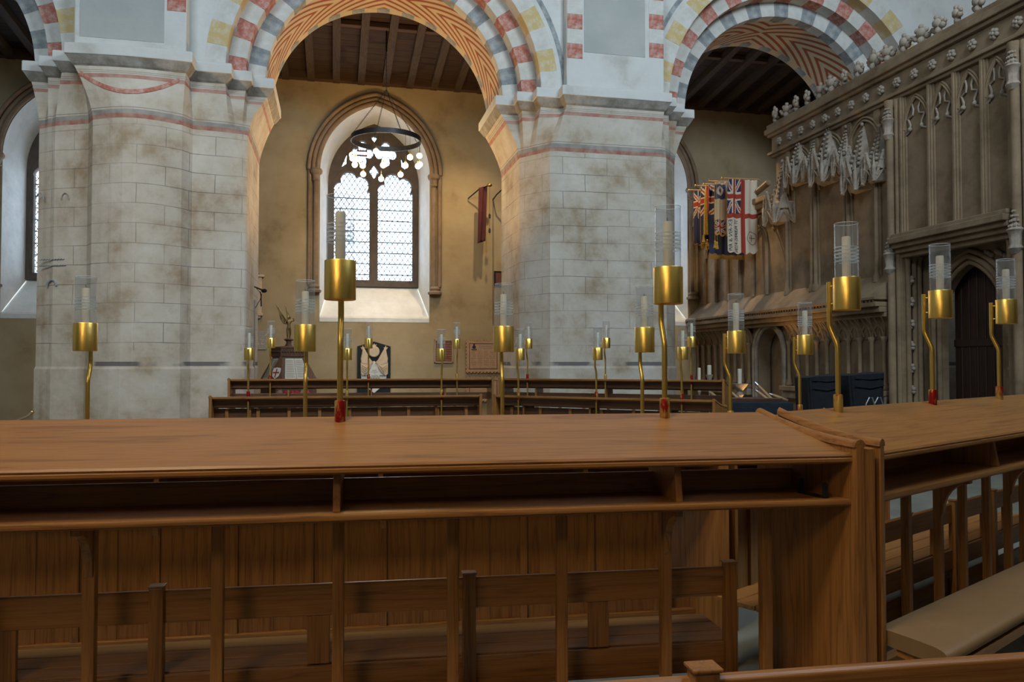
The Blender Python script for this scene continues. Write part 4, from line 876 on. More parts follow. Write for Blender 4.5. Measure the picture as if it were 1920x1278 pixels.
# niches: shafts, canopies, ledge
for y in (15.55, 14.62, 14.5, 13.55, 13.43, 12.62):
    MB().lathe([(0.07, 3.0), (0.07, 3.12), (0.04, 3.18), (0.04, 5.2)], 10, sp_(0.06, y, 0)).build('niche_shaft', 'screen_stone', scr, smooth=40)
    sbox(MB(), 0, 0.04, y - 0.08, y + 0.08, 2.9, 6.14).build('niche_pilaster', 'screen_stone', scr, bevel=0.008)
def canopy(y, z, s=1.0):
    n = 3; ang = [R(-90 + 180 * k / n) for k in range(n + 1)]
    ringp = lambda r, zz, tw=0: [sp_(max(r * math.cos(a), 0.0), y + r * math.sin(a), zz) for a in ang]
    mb = MB(); rings = [ringp(0.24 * s, z - 0.02), ringp(0.31 * s, z + 0.10), ringp(0.33 * s, z + 0.30 * s), ringp(0.34 * s, z + 0.34 * s), ringp(0.24 * s, z + 0.38 * s)]
    mb.loft(rings, True, True); body = mb.build('canopy', 'screen_carving', scr)
    mb = MB(); mb.loft([ringp(0.22 * s, z + 0.35 * s), ringp(0.16 * s, z + 0.60 * s), ringp(0.10 * s, z + 0.85 * s), ringp(0.02, z + 1.15 * s)])
    for k in range(1, 9):
        t = k / 9; r = 0.22 * s * (1 - t) + 0.02
        for a in ang[1:-1]: mb.ball(sp_(r * math.cos(a) + 0.01, y + r * math.sin(a), z + (0.36 + 0.78 * t) * s), 0.036 * (1.1 - 0.5 * t), 6, 4)
    mb.ball(sp_(0.03, y, z + 1.18 * s), 0.04, 7, 5); mb.build('spire', 'screen_carving', body, smooth=50)
    for k in range(n):   # gablets
        a0, a1 = ang[k], ang[k + 1]; am = (a0 + a1) / 2; r = 0.35 * s
        P0, P1, PT = sp_(r * math.cos(a0), y + r * math.sin(a0), z - 0.06), sp_(r * math.cos(a1), y + r * math.sin(a1), z - 0.06), sp_(r * 1.02 * math.cos(am), y + r * 1.02 * math.sin(am), z + 0.56 * s)
        g = MB().tube([P0, PT], 0.026, 6).tube([P1, PT], 0.026, 6); g.ball(PT, 0.035, 6, 4)
        m1 = [(P0[i] * 0.75 + P1[i] * 0.25, P0[i] * 0.25 + P1[i] * 0.75) for i in range(3)]
        g.tube([P0, tuple(m[0] + (0.0 if i != 2 else 0.10) for i, m in enumerate(m1)), sp_(r * math.cos(am), y + r * math.sin(am), z + 0.20 * s), tuple(m[1] + (0.0 if i != 2 else 0.10) for i, m in enumerate(m1)), P1], 0.016, 6)
        for t in (0.25, 0.5, 0.75):
            for P in (P0, P1): g.ball(tuple(P[i] * (1 - t) + PT[i] * t for i in range(3)), 0.034, 6, 4)
        inner = [Vector(P0).lerp(Vector(PT), 0.45), Vector(P1).lerp(Vector(PT), 0.45), Vector(PT)]; g.extrude([tuple(v_) for v_ in inner], (0.03, 0, 0))
        g.build('gablet', 'screen_carving', body, smooth=50)
    for a in ang:   # pendants and pinnacles at the corners
        r = 0.37 * s; c = sp_(r * math.cos(a), y + r * math.sin(a), z)
        g = MB().lathe([(0.012, -0.07), (0.040, -0.04), (0.026, -0.01), (0.038, 0.02), (0.038, 0.28 * s), (0.022, 0.30 * s), (0.004, 0.55 * s)], 7, c)
        for k in range(3): g.ball((c[0], c[1], c[2] + (0.32 + 0.07 * k) * s), 0.024 - 0.004 * k, 6, 4)
        g.build('pinnacle', 'screen_carving', body, smooth=50)
for y, z, s in ((15.05, 5.32, 0.95), (14.02, 5.12, 1.1), (13.02, 4.75, 1.05), (12.55, 4.82, 0.85), (15.75, 4.62, 1.15), (14.55, 5.35, 0.7), (13.5, 5.2, 0.75)): canopy(y, z, s)
# blind arches behind the canopies
for c in (15.1, 14.05, 13.0):
    for off in (0, 0.06): MB().tube([sp_(0.03, c + x, z) for x, z in arch_pts(0.42 + off, 5.55, 0.5 + off)], 0.022, 6).build('niche_arch', 'screen_stone', scr, smooth=50)
# ledge with dentils and sloped weathering
for z0, z1, p in ((2.36, 2.44, 0.20), (2.44, 2.54, 0.30), (2.54, 2.62, 0.38), (2.66, 2.72, 0.40)):
    sbox(MB(), -0.2, p, 12.25, 19.98, z0, z1).build('ledge_moulding', 'screen_stone', scr, bevel=0.012)
mb = MB()
for k in range(76): sbox(mb, 0.0, 0.37, 12.3 + k * 0.1, 12.35 + k * 0.1, 2.615, 2.665)
mb.build('dentils', 'screen_stone', scr)
MB().extrude([sp_(0.36, 12.25, 2.72), sp_(0.0, 12.25, 3.12), sp_(-0.05, 12.25, 2.72)], (0, 7.7, 0)).build('weathering', 'screen_stone', scr)
# cove and colonnettes under the ledge
mb = MB(); prof = [(0.18 * (1 - math.cos(math.pi / 2 * k / 6)) + 0.02, 1.98 + 0.40 * math.sin(math.pi / 2 * k / 6)) for k in range(7)]
for (p0, z0), (p1, z1) in zip(prof, prof[1:]): mb.poly([sp_(p0, 12.25, z0), sp_(p0, 15.6, z0), sp_(p1, 15.6, z1), sp_(p1, 12.25, z1)]); mb.poly([sp_(p0, 17.1, z0), sp_(p0, 19.98, z0), sp_(p1, 19.98, z1), sp_(p1, 17.1, z1)])
mb.build('cove', 'screen_stone', scr, smooth=40)
cl = MB().lathe([(0.075, 0), (0.075, 0.05), (0.05, 0.08), (0.06, 0.12), (0.038, 0.16), (0.038, 0.86), (0.055, 0.90), (0.065, 0.96)], 10).mesh('colonnette'); cl.materials.append(M['screen_stone']); cl.shade_smooth()
yl = [12.45 + k * 0.34 for k in range(10)] + [17.2 + k * 0.34 for k in range(9)]
for y in yl: inst('colonnette', cl, None, scr, sp_(0.06, y, 1.06))
for ya, yb in zip(yl, yl[1:]):
    if yb - ya > 0.5: continue
    MB().tube([sp_(0.05, (ya + yb) / 2 + x, z) for x, z in arch_pts(0.15, 1.98, 0.26)], 0.025, 6).build('blind_arch', 'screen_stone', scr, smooth=50)
    m_ = MB()
    for q in range(3): m_.tube([sp_(0.05 + 0.14 * (t ** 2), ya + (yb - ya) * q / 3 + 0.1 * t * (q - 1), 2.02 + 0.34 * t) for t in (0, 0.4, 0.7, 1.0)], 0.014, 5)
    m_.build('cove_rib', 'screen_stone', scr, smooth=50)
for y0, y1 in ((12.3, 15.6), (17.1, 19.95)):
    sbox(MB(), -0.05, 0.26, y0, y1, 0.96, 1.06).build('low_ledge', 'screen_stone', scr, bevel=0.012); sbox(MB(), -0.05, 0.18, y0, y1, 0.80, 0.96).build('low_ledge_frieze', 'screen_carving', scr, bevel=0.02)
# low part in the aisle: coping, panels, roundels
for z0, z1, p in ((5.0, 5.08, 0.08), (5.08, 5.20, 0.16), (5.20, 5.32, 0.22)): sbox(MB(), -0.5, p, 16.0, 19.98, z0, z1).build('coping', 'screen_stone', scr, bevel=0.012)
MB().tube([sp_(0.10, 16.2, 5.6), sp_(0.12, 17.6, 5.28)], 0.07, 8).build('raking_coping', 'screen_stone', scr, smooth=40)
for k in range(6):
    y = 16.4 + k * 0.62
    MB().lathe([(0.045, 3.1), (0.045, 4.3)], 8, sp_(0.05, y, 0)).build('panel_shaft', 'screen_stone', scr, smooth=40)
    if k < 5:
        for off in (0, 0.06): MB().tube([sp_(0.03, y + 0.31 + x, z) for x, z in arch_pts(0.24 + off, 4.3, 0.34 + off)], 0.024, 6).build('panel_arch', 'screen_stone', scr, smooth=50)
        MB().tube([sp_(0.03, y + 0.31 + 0.12 * math.cos(2 * math.pi * q / 16), 4.83 + 0.12 * math.sin(2 * math.pi * q / 16)) for q in range(17)], 0.022, 6).build('roundel', 'screen_stone', scr, smooth=50)
# door
dr = thing('door_1', 'dark planked oak door with a pointed top in the stone screen', 'door', (XS + 0.62, 10.9, FLOOR), kind='structure')
for k in range(8):
    y0 = -0.66 + k * 0.165; zt = 3.22
    MB().box(0, 0.05, y0, y0 + 0.158, 0, zt).build('door_plank', 'door_oak', dr, bevel=0.006)
    MB().lathe([(0.018, 0), (0.018, zt)], 6, (0.0, y0, 0)).build('door_rib', 'door_oak', dr)
for z in (0.3, 1.9): MB().box(-0.03, 0.01, -0.65, 0.65, z, z + 0.12).build('door_rail', 'door_oak', dr, bevel=0.006)
# ================================================================ THINGS IN THE AISLE
# ring chandelier
c0 = at(724, 262, 17.6); RR = 0.75
ch = thing('ring_chandelier', 'black iron ring chandelier with clusters of glowing globe bulbs hung on chains', 'chandelier', (c0.x, c0.y, 0))
MB().lathe([(RR, c0.z - 0.055), (RR + 0.012, c0.z - 0.055), (RR + 0.012, c0.z + 0.055), (RR, c0.z + 0.055)], 64, caps=False).build('ring', 'black_iron', ch, smooth=30)
mb = MB(); mb.loft([[((RR + 0.0) * math.cos(a), (RR) * math.sin(a), c0.z - 0.055), ((RR + 0.012) * math.cos(a), (RR + 0.012) * math.sin(a), c0.z - 0.055), ((RR + 0.012) * math.cos(a), (RR + 0.012) * math.sin(a), c0.z + 0.055), (RR * math.cos(a), RR * math.sin(a), c0.z + 0.055)] for a in [2 * math.pi * k / 64 for k in range(65)]], True, False)
bpy.data.objects.remove([o for o in ch.children if o.name.startswith('ring')][0]); mb.build('ring', 'black_iron', ch, smooth=30)
zh = at(720, 168, 17.6).z
lk = MB().tube([(0.012 * math.cos(t), 0, 0.026 * math.sin(t)) for t in [2 * math.pi * k / 10 for k in range(11)]], 0.0045, 5, False).mesh('chain_link'); lk.materials.append(M['black_iron'])
def chain(a, b):
    a, b = Vector(a), Vector(b); d = b - a; n = int(d.length / 0.042); q = d.to_track_quat('Z', 'Y')
    for k in range(n):
        o = inst('chain_link', lk, None, ch, a + d * ((k + 0.5) / n)); o.rotation_euler = (q @ Matrix.Rotation(math.pi / 2 * (k % 2), 3, 'Z').to_quaternion()).to_euler()
ztop = 8.78
chain((0, 0, zh), (0, 0, ztop - 0.35)); MB().tube([(0, 0, ztop - 0.4), (0, 0, ztop + 0.1)], 0.018, 8).build('rod', 'black_iron', ch, smooth=40)
for a in (200, 290, 20, 110): chain((0, 0, zh), (RR * math.cos(R(a)), RR * math.sin(R(a)), c0.z + 0.05))
gl = MB().ball((0, 0, 0), 0.062, 16, 10).mesh('bulb'); gl.materials.append(M['bulb_glow']); gl.shade_smooth()
for a, zl, rr in ((175, -0.36, .98), (190, -0.48, .98), (205, -0.55, .98), (185, -0.60, .9), (225, -0.72, .98), (262, -0.74, .98), (250, -0.45, .98), (300, -0.70, .98), (310, -0.50, .98), (345, -0.36, .98), (355, -0.52, .98), (335, -0.62, .98), (60, -0.6, .98), (95, -0.7, .98), (130, -0.65, .98)):
    x, y = RR * rr * math.cos(R(a)), RR * rr * math.sin(R(a))
    b = inst('bulb', gl, None, ch, (x, y, c0.z + zl)); 
    MB().lathe([(0.02, 0.05), (0.022, 0.09), (0.006, 0.10)], 8).build('lamp_holder', 'brass', b)
    MB().tube([(x, y, c0.z + zl + 0.09), (x, y, c0.z - 0.05)], 0.004, 5).build('cable', 'black_iron', ch)
for a in (190, 270, 350, 90):
    light('chandelier_light', 'POINT', (c0.x + 0.75 * math.cos(R(a)), c0.y + 0.75 * math.sin(R(a)), c0.z - 0.56), None, 34, WARM, radius=0.09)
# warm picture lights mounted high on the aisle side of the pier
light('aisle_spot', 'SPOT', (3.6, 17.3, 8.4), (2.9, 20, 2.8), 520, WARM2, radius=0.06, spot=66, blend=0.8)
light('aisle_spot', 'SPOT', (-0.4, 16.9, 8.3), (0.3, 20, 1.0), 300, WARM2, radius=0.08, spot=52, blend=0.9)
light('aisle_spot', 'SPOT', (8.3, 17.2, 8.3), (9.4, 17.6, 3.0), 620, WARM2, radius=0.08, spot=75)

# ---- black memorial tablet
p, q = at(670, 649, YW), at(732, 649, YW); cx_ = (p.x + q.x) / 2; hw = (q.x - p.x) / 2
tb = thing('memorial_tablet', 'black marble wall tablet with carved draped flags and a white inscription panel', 'tablet', (cx_, YW, 0))
zt = at(702, 640, YW).z; zs_ = at(702, 649, YW).z; zb = at(702, 760, YW).z
obj('back_slab', XZ(curve_mesh('back_slab', [[(-hw, zb), (hw, zb), (hw, zs_), (0, zt), (-hw, zs_)]], 0.05)), 'black_marble', tb, bevel=0.006).location = (0, -0.03, 0)
sh = lambda f: (lambda x, z: (x, z))
K = lambda px, py: (at(px, py, YW).x - cx_, at(px, py, YW).z)
def relief(nm, pts, d, m, off=0.055, bev=0.008): o_ = obj(nm, XZ(curve_mesh(nm, [[K(*a) for a in pts]], d, bev)), m, tb, smooth=50); o_.location = (0, -off - d / 2, 0); return o_
relief('inscription_panel', [(678, 712), (677, 700), (681, 690), (692, 684), (701, 677), (710, 684), (718, 695), (724, 702), (723, 712), (718, 722), (701, 736), (684, 722)], 0.015, 'white_marble')
relief('carved_badge', [(693 + 9 + 9 * math.cos(t) - 1, 659 + 9 * math.sin(t)) for t in [2 * math.pi * k / 20 for k in range(20)]], 0.05, 'cream_marble', bev=0.02)
relief('carved_crown', [(698, 650), (704, 650), (705.5, 645.5), (703, 647), (701.5, 644.5), (699.5, 647), (697, 645.5)], 0.02, 'cream_marble', bev=0.004)
for sg in (-1, 1):
    f = lambda x, y: (701.5 + sg * x, y)
    relief('draped_flag', [f(20, 654), f(17, 659), f(8, 675), f(4, 679), f(9, 684), f(14, 682), f(23, 680), f(24, 672), f(22, 664)], 0.05, 'cream_marble', bev=0.02)
    relief('drapery_swag', [f(6, 680), f(9, 690), f(15, 698), f(21, 703), f(24, 700), f(24, 681), f(15, 684)], 0.045, 'cream_marble', bev=0.02)
    for k in range(4):
        o_ = MB().tube([(K(*f(9 + 2 * k, 682))[0], -0.128, K(*f(9, 684 + 3 * k))[1]), (K(*f(15 + k, 690))[0], -0.134, K(*f(15, 689 + 3.5 * k))[1]), (K(*f(23, 684))[0], -0.126, K(*f(23, 684 + 3 * k))[1])], 0.012, 6).build('drapery_fold', 'cream_marble', tb, smooth=60)
    relief('flag_finial', [f(20, 654), f(23, 655), f(25, 651), f(22.5, 651.5), f(21.5, 648), f(20, 651.5), f(17.5, 651.5)], 0.02, 'cream_marble', bev=0.004)
relief('corbel_drop', [(700, 737), (703, 737), (703.5, 740), (701.5, 742), (699.5, 740)], 0.03, 'white_marble', bev=0.004)
for s_, py, hgt in (('SACRED', 694, 0.022), ('TO MEMORY', 697.3, 0.022), ('OF', 700.3, 0.022), ('WILLIAM', 703.8, 0.032)):
    o_ = obj('lettering', XZ(text_mesh(s_, hgt * 1.3)), 'ink', tb); z_ = K(701, py)[1]; o_.location = (K(702, py)[0], -0.082, z_)
for py, a, b in ((706.5, 682, 721), (708.8, 690, 712)):
    x = a
    while x < b:
        w_ = random.uniform(2, 5); MB().box(K(x, py)[0], K(min(x + w_, b), py)[0], -0.0825, -0.079, K(x, py)[1], K(x, py)[1] + 0.012).build('engraved_line', 'ink', tb); x += w_ + 0.8
for a, b in ((681, 690), (711, 722)): MB().box(K(a, 703)[0], K(b, 703)[0], -0.0825, -0.079, K(a, 704.5)[1], K(a, 704.5)[1] + 0.018).build('engraved_line', 'ink', tb)

def board_at(name, label, cat, x0, y0, x1, y1, Y, th=0.04):
    a, b = at(x0, y0, Y), at(x1, y1, Y); c = ((a.x + b.x) / 2, Y - th / 2, (a.z + b.z) / 2)
    return thing(name, label, cat, c), abs(b.x - a.x) / 2, abs(a.z - b.z) / 2
# ---- brown notice board
t, w_, h_ = board_at('notice_board', 'dark brown lettered board in a pale grey frame on the aisle wall', 'board', 814, 636, 849, 680, YW)
MB().box(-w_ + 0.03, w_ - 0.03, -0.015, 0.015, -h_ + 0.03, h_ - 0.03).build('panel', 'brown_notice', t)
for a in ((-w_, w_, h_ - 0.03, h_), (-w_, w_, -h_, -h_ + 0.03), (-w_, -w_ + 0.03, -h_, h_), (w_ - 0.03, w_, -h_, h_)): MB().box(a[0], a[1], -0.03, 0.02, a[2], a[3]).build('frame', 'grey_frame', t, bevel=0.004)
# ---- roll of honour with a notched border
def notched(name, label, x0, y0, x1, y1, crest):
    t, w_, h_ = board_at(name, label, 'board', x0, y0, x1, y1, YW - 0.02)
    MB().box(-w_ + 0.02, w_ - 0.02, -0.02, 0.02, -h_ + 0.02, h_ - 0.02).build('backing', 'vellum', t)
    nt_ = MB().box(-0.024, 0.024, -0.03, 0.02, -0.018, 0.018).mesh('border_tooth'); nt_.materials.append(M['vellum'])
    n = int(2 * w_ / 0.085)
    for k in range(n):
        x = -w_ + 0.045 + k * (2 * w_ - 0.09) / (n - 1)
        for z in (h_ - 0.01, -h_ + 0.01): inst('border_tooth', nt_, None, t, (x, 0, z))
    n = int(2 * h_ / 0.085)
    for k in range(n):
        z = -h_ + 0.045 + k * (2 * h_ - 0.09) / (n - 1)
        for x in (-w_ + 0.01, w_ - 0.01): inst('border_tooth', nt_, None, t, (x, 0, z), (0, math.pi / 2, 0))
    i = 0.085
    for a in ((-w_ + i, w_ - i, h_ - i - 0.014, h_ - i), (-w_ + i, w_ - i, -h_ + i, -h_ + i + 0.014), (-w_ + i, -w_ + i + 0.014, -h_ + i, h_ - i), (w_ - i - 0.014, w_ - i, -h_ + i, h_ - i)): MB().box(a[0], a[1], -0.024, -0.018, a[2], a[3]).build('border_line', 'maroon', t)
    if crest:
        for k in range(4):
            x0_ = -w_ + 0.13 + k * (2 * w_ - 0.24) / 4; MB().box(x0_, x0_ + (2 * w_ - 0.24) / 4 - 0.03, -0.0215, -0.019, -h_ + 0.16, h_ - 0.26).build('name_column', 'printed_roll', t)
        MB().box(-w_ + 0.33, w_ - 0.12, -0.0215, -0.019, h_ - 0.24, h_ - 0.12).build('heading', 'printed_roll', t)
        MB().box(-w_ + 0.18, w_ - 0.14, -0.0215, -0.019, -h_ + 0.115, -h_ + 0.145).build('footing', 'printed_roll', t)
        c = MB().lathe([(0.0, -0.028), (0.046, -0.028), (0.046, -0.019), (0, -0.019)], 20, (-w_ + 0.21, 0, h_ - 0.18), axis='y').build('crest', 'ink_blue', t)
        MB().ball((-w_ + 0.21, -0.027, h_ - 0.115), 0.02, 8, 5).build('crest_crown', 'maroon', c)
        MB().tube([(-w_ + 0.21 + 0.07 * s2, -0.024, h_ - 0.235 - 0.015 * (1 - s2 * s2)) for s2 in (-1, -0.5, 0, 0.5, 1)], 0.009, 6).build('crest_scroll', 'ink_blue', c)
    return t
notched('roll_of_honour', 'buff roll of honour with a notched border and small crest, beside the right pier', 873, 637, 938, 698, True)
notched('notched_board', 'buff notched board mostly hidden below the roll of honour', 873, 706, 938, 752, False)
# ---- small items at the left of the window
t, w_, h_ = board_at('wall_notice', 'pale lettered stone notice on the aisle wall left of the bronze figure', 'notice', 470, 619, 500, 655, YW, 0.03)
MB().box(-w_, w_, -0.015, 0.015, -h_, h_).build('slab', 'printed_notice', t, bevel=0.003)
t, w_, h_ = board_at('wall_monument', 'narrow cream pilastered wall monument at the edge of the left pier', 'monument', 466, 507, 495, 597, YW, 0.12)
MB().box(-w_ + 0.05, w_ - 0.05, -0.05, 0.06, -h_ + 0.12, h_ - 0.14).build('pilaster', 'cream_marble', t, bevel=0.01)
MB().box(-w_, w_, -0.09, 0.06, h_ - 0.16, h_ - 0.10).build('cornice', 'cream_marble', t, bevel=0.01)
MB().extrude([(-w_, -0.08, h_ - 0.10), (w_ * 0.5, -0.08, h_ - 0.10), (-w_ * 0.6, -0.08, h_ + 0.06)], (0, 0.12, 0)).build('pediment', 'black_marble', t)
MB().box(-w_, w_ - 0.02, -0.08, 0.06, -h_ + 0.06, -h_ + 0.13).build('base', 'cream_marble', t, bevel=0.01); MB().box(-w_ + 0.05, w_ - 0.07, -0.05, 0.06, -h_, -h_ + 0.06).build('corbel', 'cream_marble', t, bevel=0.02)
t, w_, h_ = board_at('framed_picture', 'small dark framed picture at the edge of the right pier', 'picture', 926, 508, 942, 535, YW, 0.04)
MB().box(-w_, w_, -0.02, 0.02, -h_, h_).build('frame', 'black_iron', t, bevel=0.005); MB().box(-w_ + 0.04, w_ - 0.04, -0.024, -0.018, -h_ + 0.05, h_ - 0.05).build('picture_face', 'brown_panel', t)
# ---- microphone stand
p = at(476, 700, 15.6)
ms = thing('microphone_stand', 'grey microphone stand with a black microphone by the left pier', 'microphone stand', (p.x, 15.6, FLOOR))
zq = lambda py: at(476, py, 15.6).z - FLOOR
MB().tube([(0, 0, 0.02), (0, 0, zq(562))], [0.020, 0.016], 10).build('pole', 'steel', ms, smooth=40); MB().lathe([(0.16, 0), (0.16, 0.02), (0.02, 0.03)], 20).build('base', 'black_iron', ms, smooth=30)
MB().tube([(0, 0, zq(600)), (0, 0, zq(580)), (0.10, -0.02, zq(562)), (0.13, -0.02, zq(552)), (0.0, 0, zq(536))], 0.006, 6).build('cable', 'black_iron', ms, smooth=40)
MB().tube([(0.12, 0, zq(574)), (0.115, 0, zq(553)), (0.10, 0, zq(546))], 0.012, 8).build('clip', 'black_iron', ms, smooth=40)
MB().tube([(-0.02, 0, zq(537)), (0.06, 0, zq(540)), (0.13, 0, zq(543))], [0.010, 0.014, 0.016], 10).build('microphone_body', 'black_iron', ms, smooth=40); MB().ball((0.17, 0, zq(544.5)), 0.042, 12, 8, (1.3, 1, 0.9)).build('microphone_head', 'black_cloth', ms, smooth=60)
# ---- book-of-remembrance stand with bronze winged figure
b0 = at(541, 700, 17.4); bs = thing('remembrance_case', 'carved oak four-sided book case with sloping glazed pages and a white shield', 'display case', (b0.x, 17.4, FLOOR), R(24))
zz = lambda py: at(541, py, 17.4).z - FLOOR
zb_, zm, zt2 = zz(714), zz(668), zz(651)
def sq(h, z): return [(-h, -h, z), (h, -h, z), (h, h, z), (-h, h, z)]
MB().loft([sq(0.44, 0), sq(0.44, zb_ - 0.10)]).build('table', 'carved_oak', bs, bevel=0.01); MB().loft([sq(0.50, zb_ - 0.10), sq(0.50, zb_)]).build('table_top', 'carved_oak', bs, bevel=0.01)
MB().loft([sq(0.46, zb_), sq(0.245, zm)]).build('sloping_body', 'carved_oak', bs)
MB().loft([sq(0.25, zm - 0.02), sq(0.275, zm), sq(0.275, zt2 - 0.02), sq(0.29, zt2 - 0.02), sq(0.29, zt2), sq(0.2, zt2 + 0.02)]).build('carved_top', 'carved_oak', bs)
mb = MB()
for sd in range(4):
    for k in range(9):
        v = Matrix.Rotation(sd * math.pi / 2, 3, 'Z') @ Vector((-0.23 + k * 0.058, -0.278, (zm + zt2) / 2)); mb.ball(v, 0.022, 6, 4)
mb.build('carved_frieze', 'carved_oak', bs, smooth=60)
for sd in range(2):
    rot = Matrix.Rotation(-sd * math.pi / 2, 3, 'Z')
    def fp(u, t, o): y = -0.46 + (0.46 - 0.245) * t; return rot @ Vector((u, y - o, zb_ + (zm - zb_) * t + o * 0.4))
    for nm, u0, u1, m_ in (('page', -0.25, -0.005, 'page'), ('page', 0.005, 0.25, 'page')):
        sc_ = lambda t: 1 - 0.35 * t
        pp = MB().hexa([fp(u0, 0.08, 0.004), fp(u1, 0.08, 0.004), fp(u1 * 0.72, 0.90, 0.004), fp(u0 * 0.72, 0.90, 0.004), fp(u0, 0.08, 0.018), fp(u1, 0.08, 0.022), fp(u1 * 0.72, 0.90, 0.022), fp(u0 * 0.72, 0.90, 0.018)]).build(nm, m_, bs)
        for k in range(10):
            t0 = 0.16 + k * 0.07; m0 = 0.72 + 0.28 * (1 - t0)
            MB().hexa([fp((u0 + 0.03) * m0, t0, 0.0205), fp((u1 - 0.03) * m0, t0, 0.0205), fp((u1 - 0.03) * m0, t0 + 0.022, 0.0205), fp((u0 + 0.03) * m0, t0 + 0.022, 0.0205)] + [fp((u0 + 0.03) * m0, t0, 0.024), fp((u1 - 0.03) * m0, t0, 0.024), fp((u1 - 0.03) * m0, t0 + 0.022, 0.024), fp((u0 + 0.03) * m0, t0 + 0.022, 0.024)]).build('text_line', 'grey_frame', pp)
# corner panel with shield
vcorner = Vector((-0.46, -0.46, zb_)); vtop = Vector((-0.245, -0.245, zm)); out = Vector((-1, -1, 0.6)).normalized(); side = Vector((1, -1, 0)).normalized()
def cpn(u, t, o): return vcorner.lerp(vtop, t) + side * u + out * o
MB().extrude([cpn(-0.17, 0, 0.0), cpn(0.17, 0, 0.0), cpn(0.02, 0.98, 0.0), cpn(-0.02, 0.98, 0.0)], out * 0.03).build('corner_panel', 'carved_oak', bs, bevel=0.006)
shd = MB().extrude([cpn(u, t, 0.032) for u, t in ((-0.075, 0.50), (0, 0.53), (0.075, 0.50), (0.085, 0.36), (0.065, 0.18), (0, 0.08), (-0.065, 0.18), (-0.085, 0.36))], out * 0.012).build('shield', 'white_marble', bs, bevel=0.003)
MB().extrude([cpn(u, t, 0.045) for u, t in ((-0.011, 0.47), (0.011, 0.47), (0.011, 0.13), (-0.011, 0.13))], out * 0.004).build('red_cross', 'f_red', shd); MB().extrude([cpn(u, t, 0.0455) for u, t in ((-0.065, 0.345), (0.065, 0.345), (0.065, 0.295), (-0.065, 0.295))], out * 0.004).build('red_cross', 'f_red', shd)
# bronze winged figure (one skinned body)
fz = zt2 + 0.02
fg = thing('bronze_figure', 'small gilt bronze winged figure standing on top of the carved book case', 'statue', (b0.x, 17.4, FLOOR + fz), R(10))
MB().lathe([(0.09, 0), (0.075, 0.03), (0.055, 0.06), (0.055, 0.11), (0.10, 0.135), (0.10, 0.15), (0.06, 0.17)], 12).build('pedestal', 'carved_oak', fg, smooth=30)
def skin(name, verts, edges, rad, m, parent, root=0, sub=2):
    me = bpy.data.meshes.new(name); me.from_pydata(verts, edges, []); o = bpy.data.objects.new(name, me); COL.objects.link(o)
    md = o.modifiers.new('skin', 'SKIN')
    for i, r in enumerate(rad): me.skin_vertices[0].data[i].radius = (r, r)
    for i in range(len(verts)): me.skin_vertices[0].data[i].use_root = (i == root)
    s = o.modifiers.new('sub', 'SUBSURF'); s.levels = sub; s.render_levels = sub
    dg = bpy.context.evaluated_depsgraph_get(); me2 = bpy.data.meshes.new_from_object(o.evaluated_get(dg)); bpy.data.objects.remove(o)
    return obj(name, me2, m, parent, smooth=80)
B = 0.17; V_ = [(0, 0, 0.21), (0, 0, 0.29), (0.005, 0, 0.36), (0.01, -0.005, 0.40), (0.015, -0.01, 0.435), (0.02, -0.015, 0.465),
     (-0.025, 0, 0.20), (-0.03, -0.01, 0.10), (-0.025, 0.01, 0.0), (0.025, 0, 0.20), (0.03, 0.02, 0.10), (0.02, 0.03, 0.0), (-0.025, -0.035, -0.005), (0.02, -0.015, -0.005),
     (-0.055, 0, 0.375), (-0.085, -0.03, 0.31), (-0.04, -0.06, 0.29), (0.06, 0, 0.375), (0.10, -0.03, 0.36), (0.085, -0.06, 0.43)]
E_ = [(0, 1), (1, 2), (2, 3), (3, 4), (4, 5), (0, 6), (6, 7), (7, 8), (8, 12), (0, 9), (9, 10), (10, 11), (11, 13), (2, 14), (14, 15), (15, 16), (2, 17), (17, 18), (18, 19)]
Rd = [0.036, 0.031, 0.042, 0.016, 0.028, 0.022, 0.028, 0.021, 0.012, 0.028, 0.021, 0.012, 0.010, 0.010, 0.018, 0.013, 0.010, 0.018, 0.013, 0.010]
skin('body', [(x, y, z + B) for x, y, z in V_], E_, Rd, 'bronze', fg)
for pts, nm in (([(-0.02, 0.02, 0.30), (-0.10, 0.05, 0.30), (-0.17, 0.06, 0.40), (-0.20, 0.06, 0.55), (-0.27, 0.07, 0.72), (-0.16, 0.06, 0.60), (-0.10, 0.05, 0.50), (-0.05, 0.03, 0.40)], 'wing'), ([(0.0, 0.03, 0.34), (-0.03, 0.06, 0.42), (-0.05, 0.07, 0.55), (-0.075, 0.08, 0.70), (0.0, 0.07, 0.58), (0.03, 0.05, 0.46), (0.03, 0.03, 0.38)], 'wing')):
    wg = MB().extrude([(x, y, z + B) for x, y, z in pts], (0.004, 0.016, 0)).build(nm, 'bronze', fg, bevel=0.005)
    for k in range(4):
        a = Vector(pts[0]).lerp(Vector(pts[-1]), k / 4); b = Vector(pts[2 + min(k, 2)]).lerp(Vector(pts[-2]), 0.3)
        MB().tube([(a.x, a.y - 0.003, a.z + B), ((a.x + b.x) / 2 - 0.01, b.y - 0.003, (a.z + b.z) / 2 + B), (b.x, b.y - 0.003, b.z + B)], 0.006, 5).build('feather', 'bronze', wg, smooth=60)
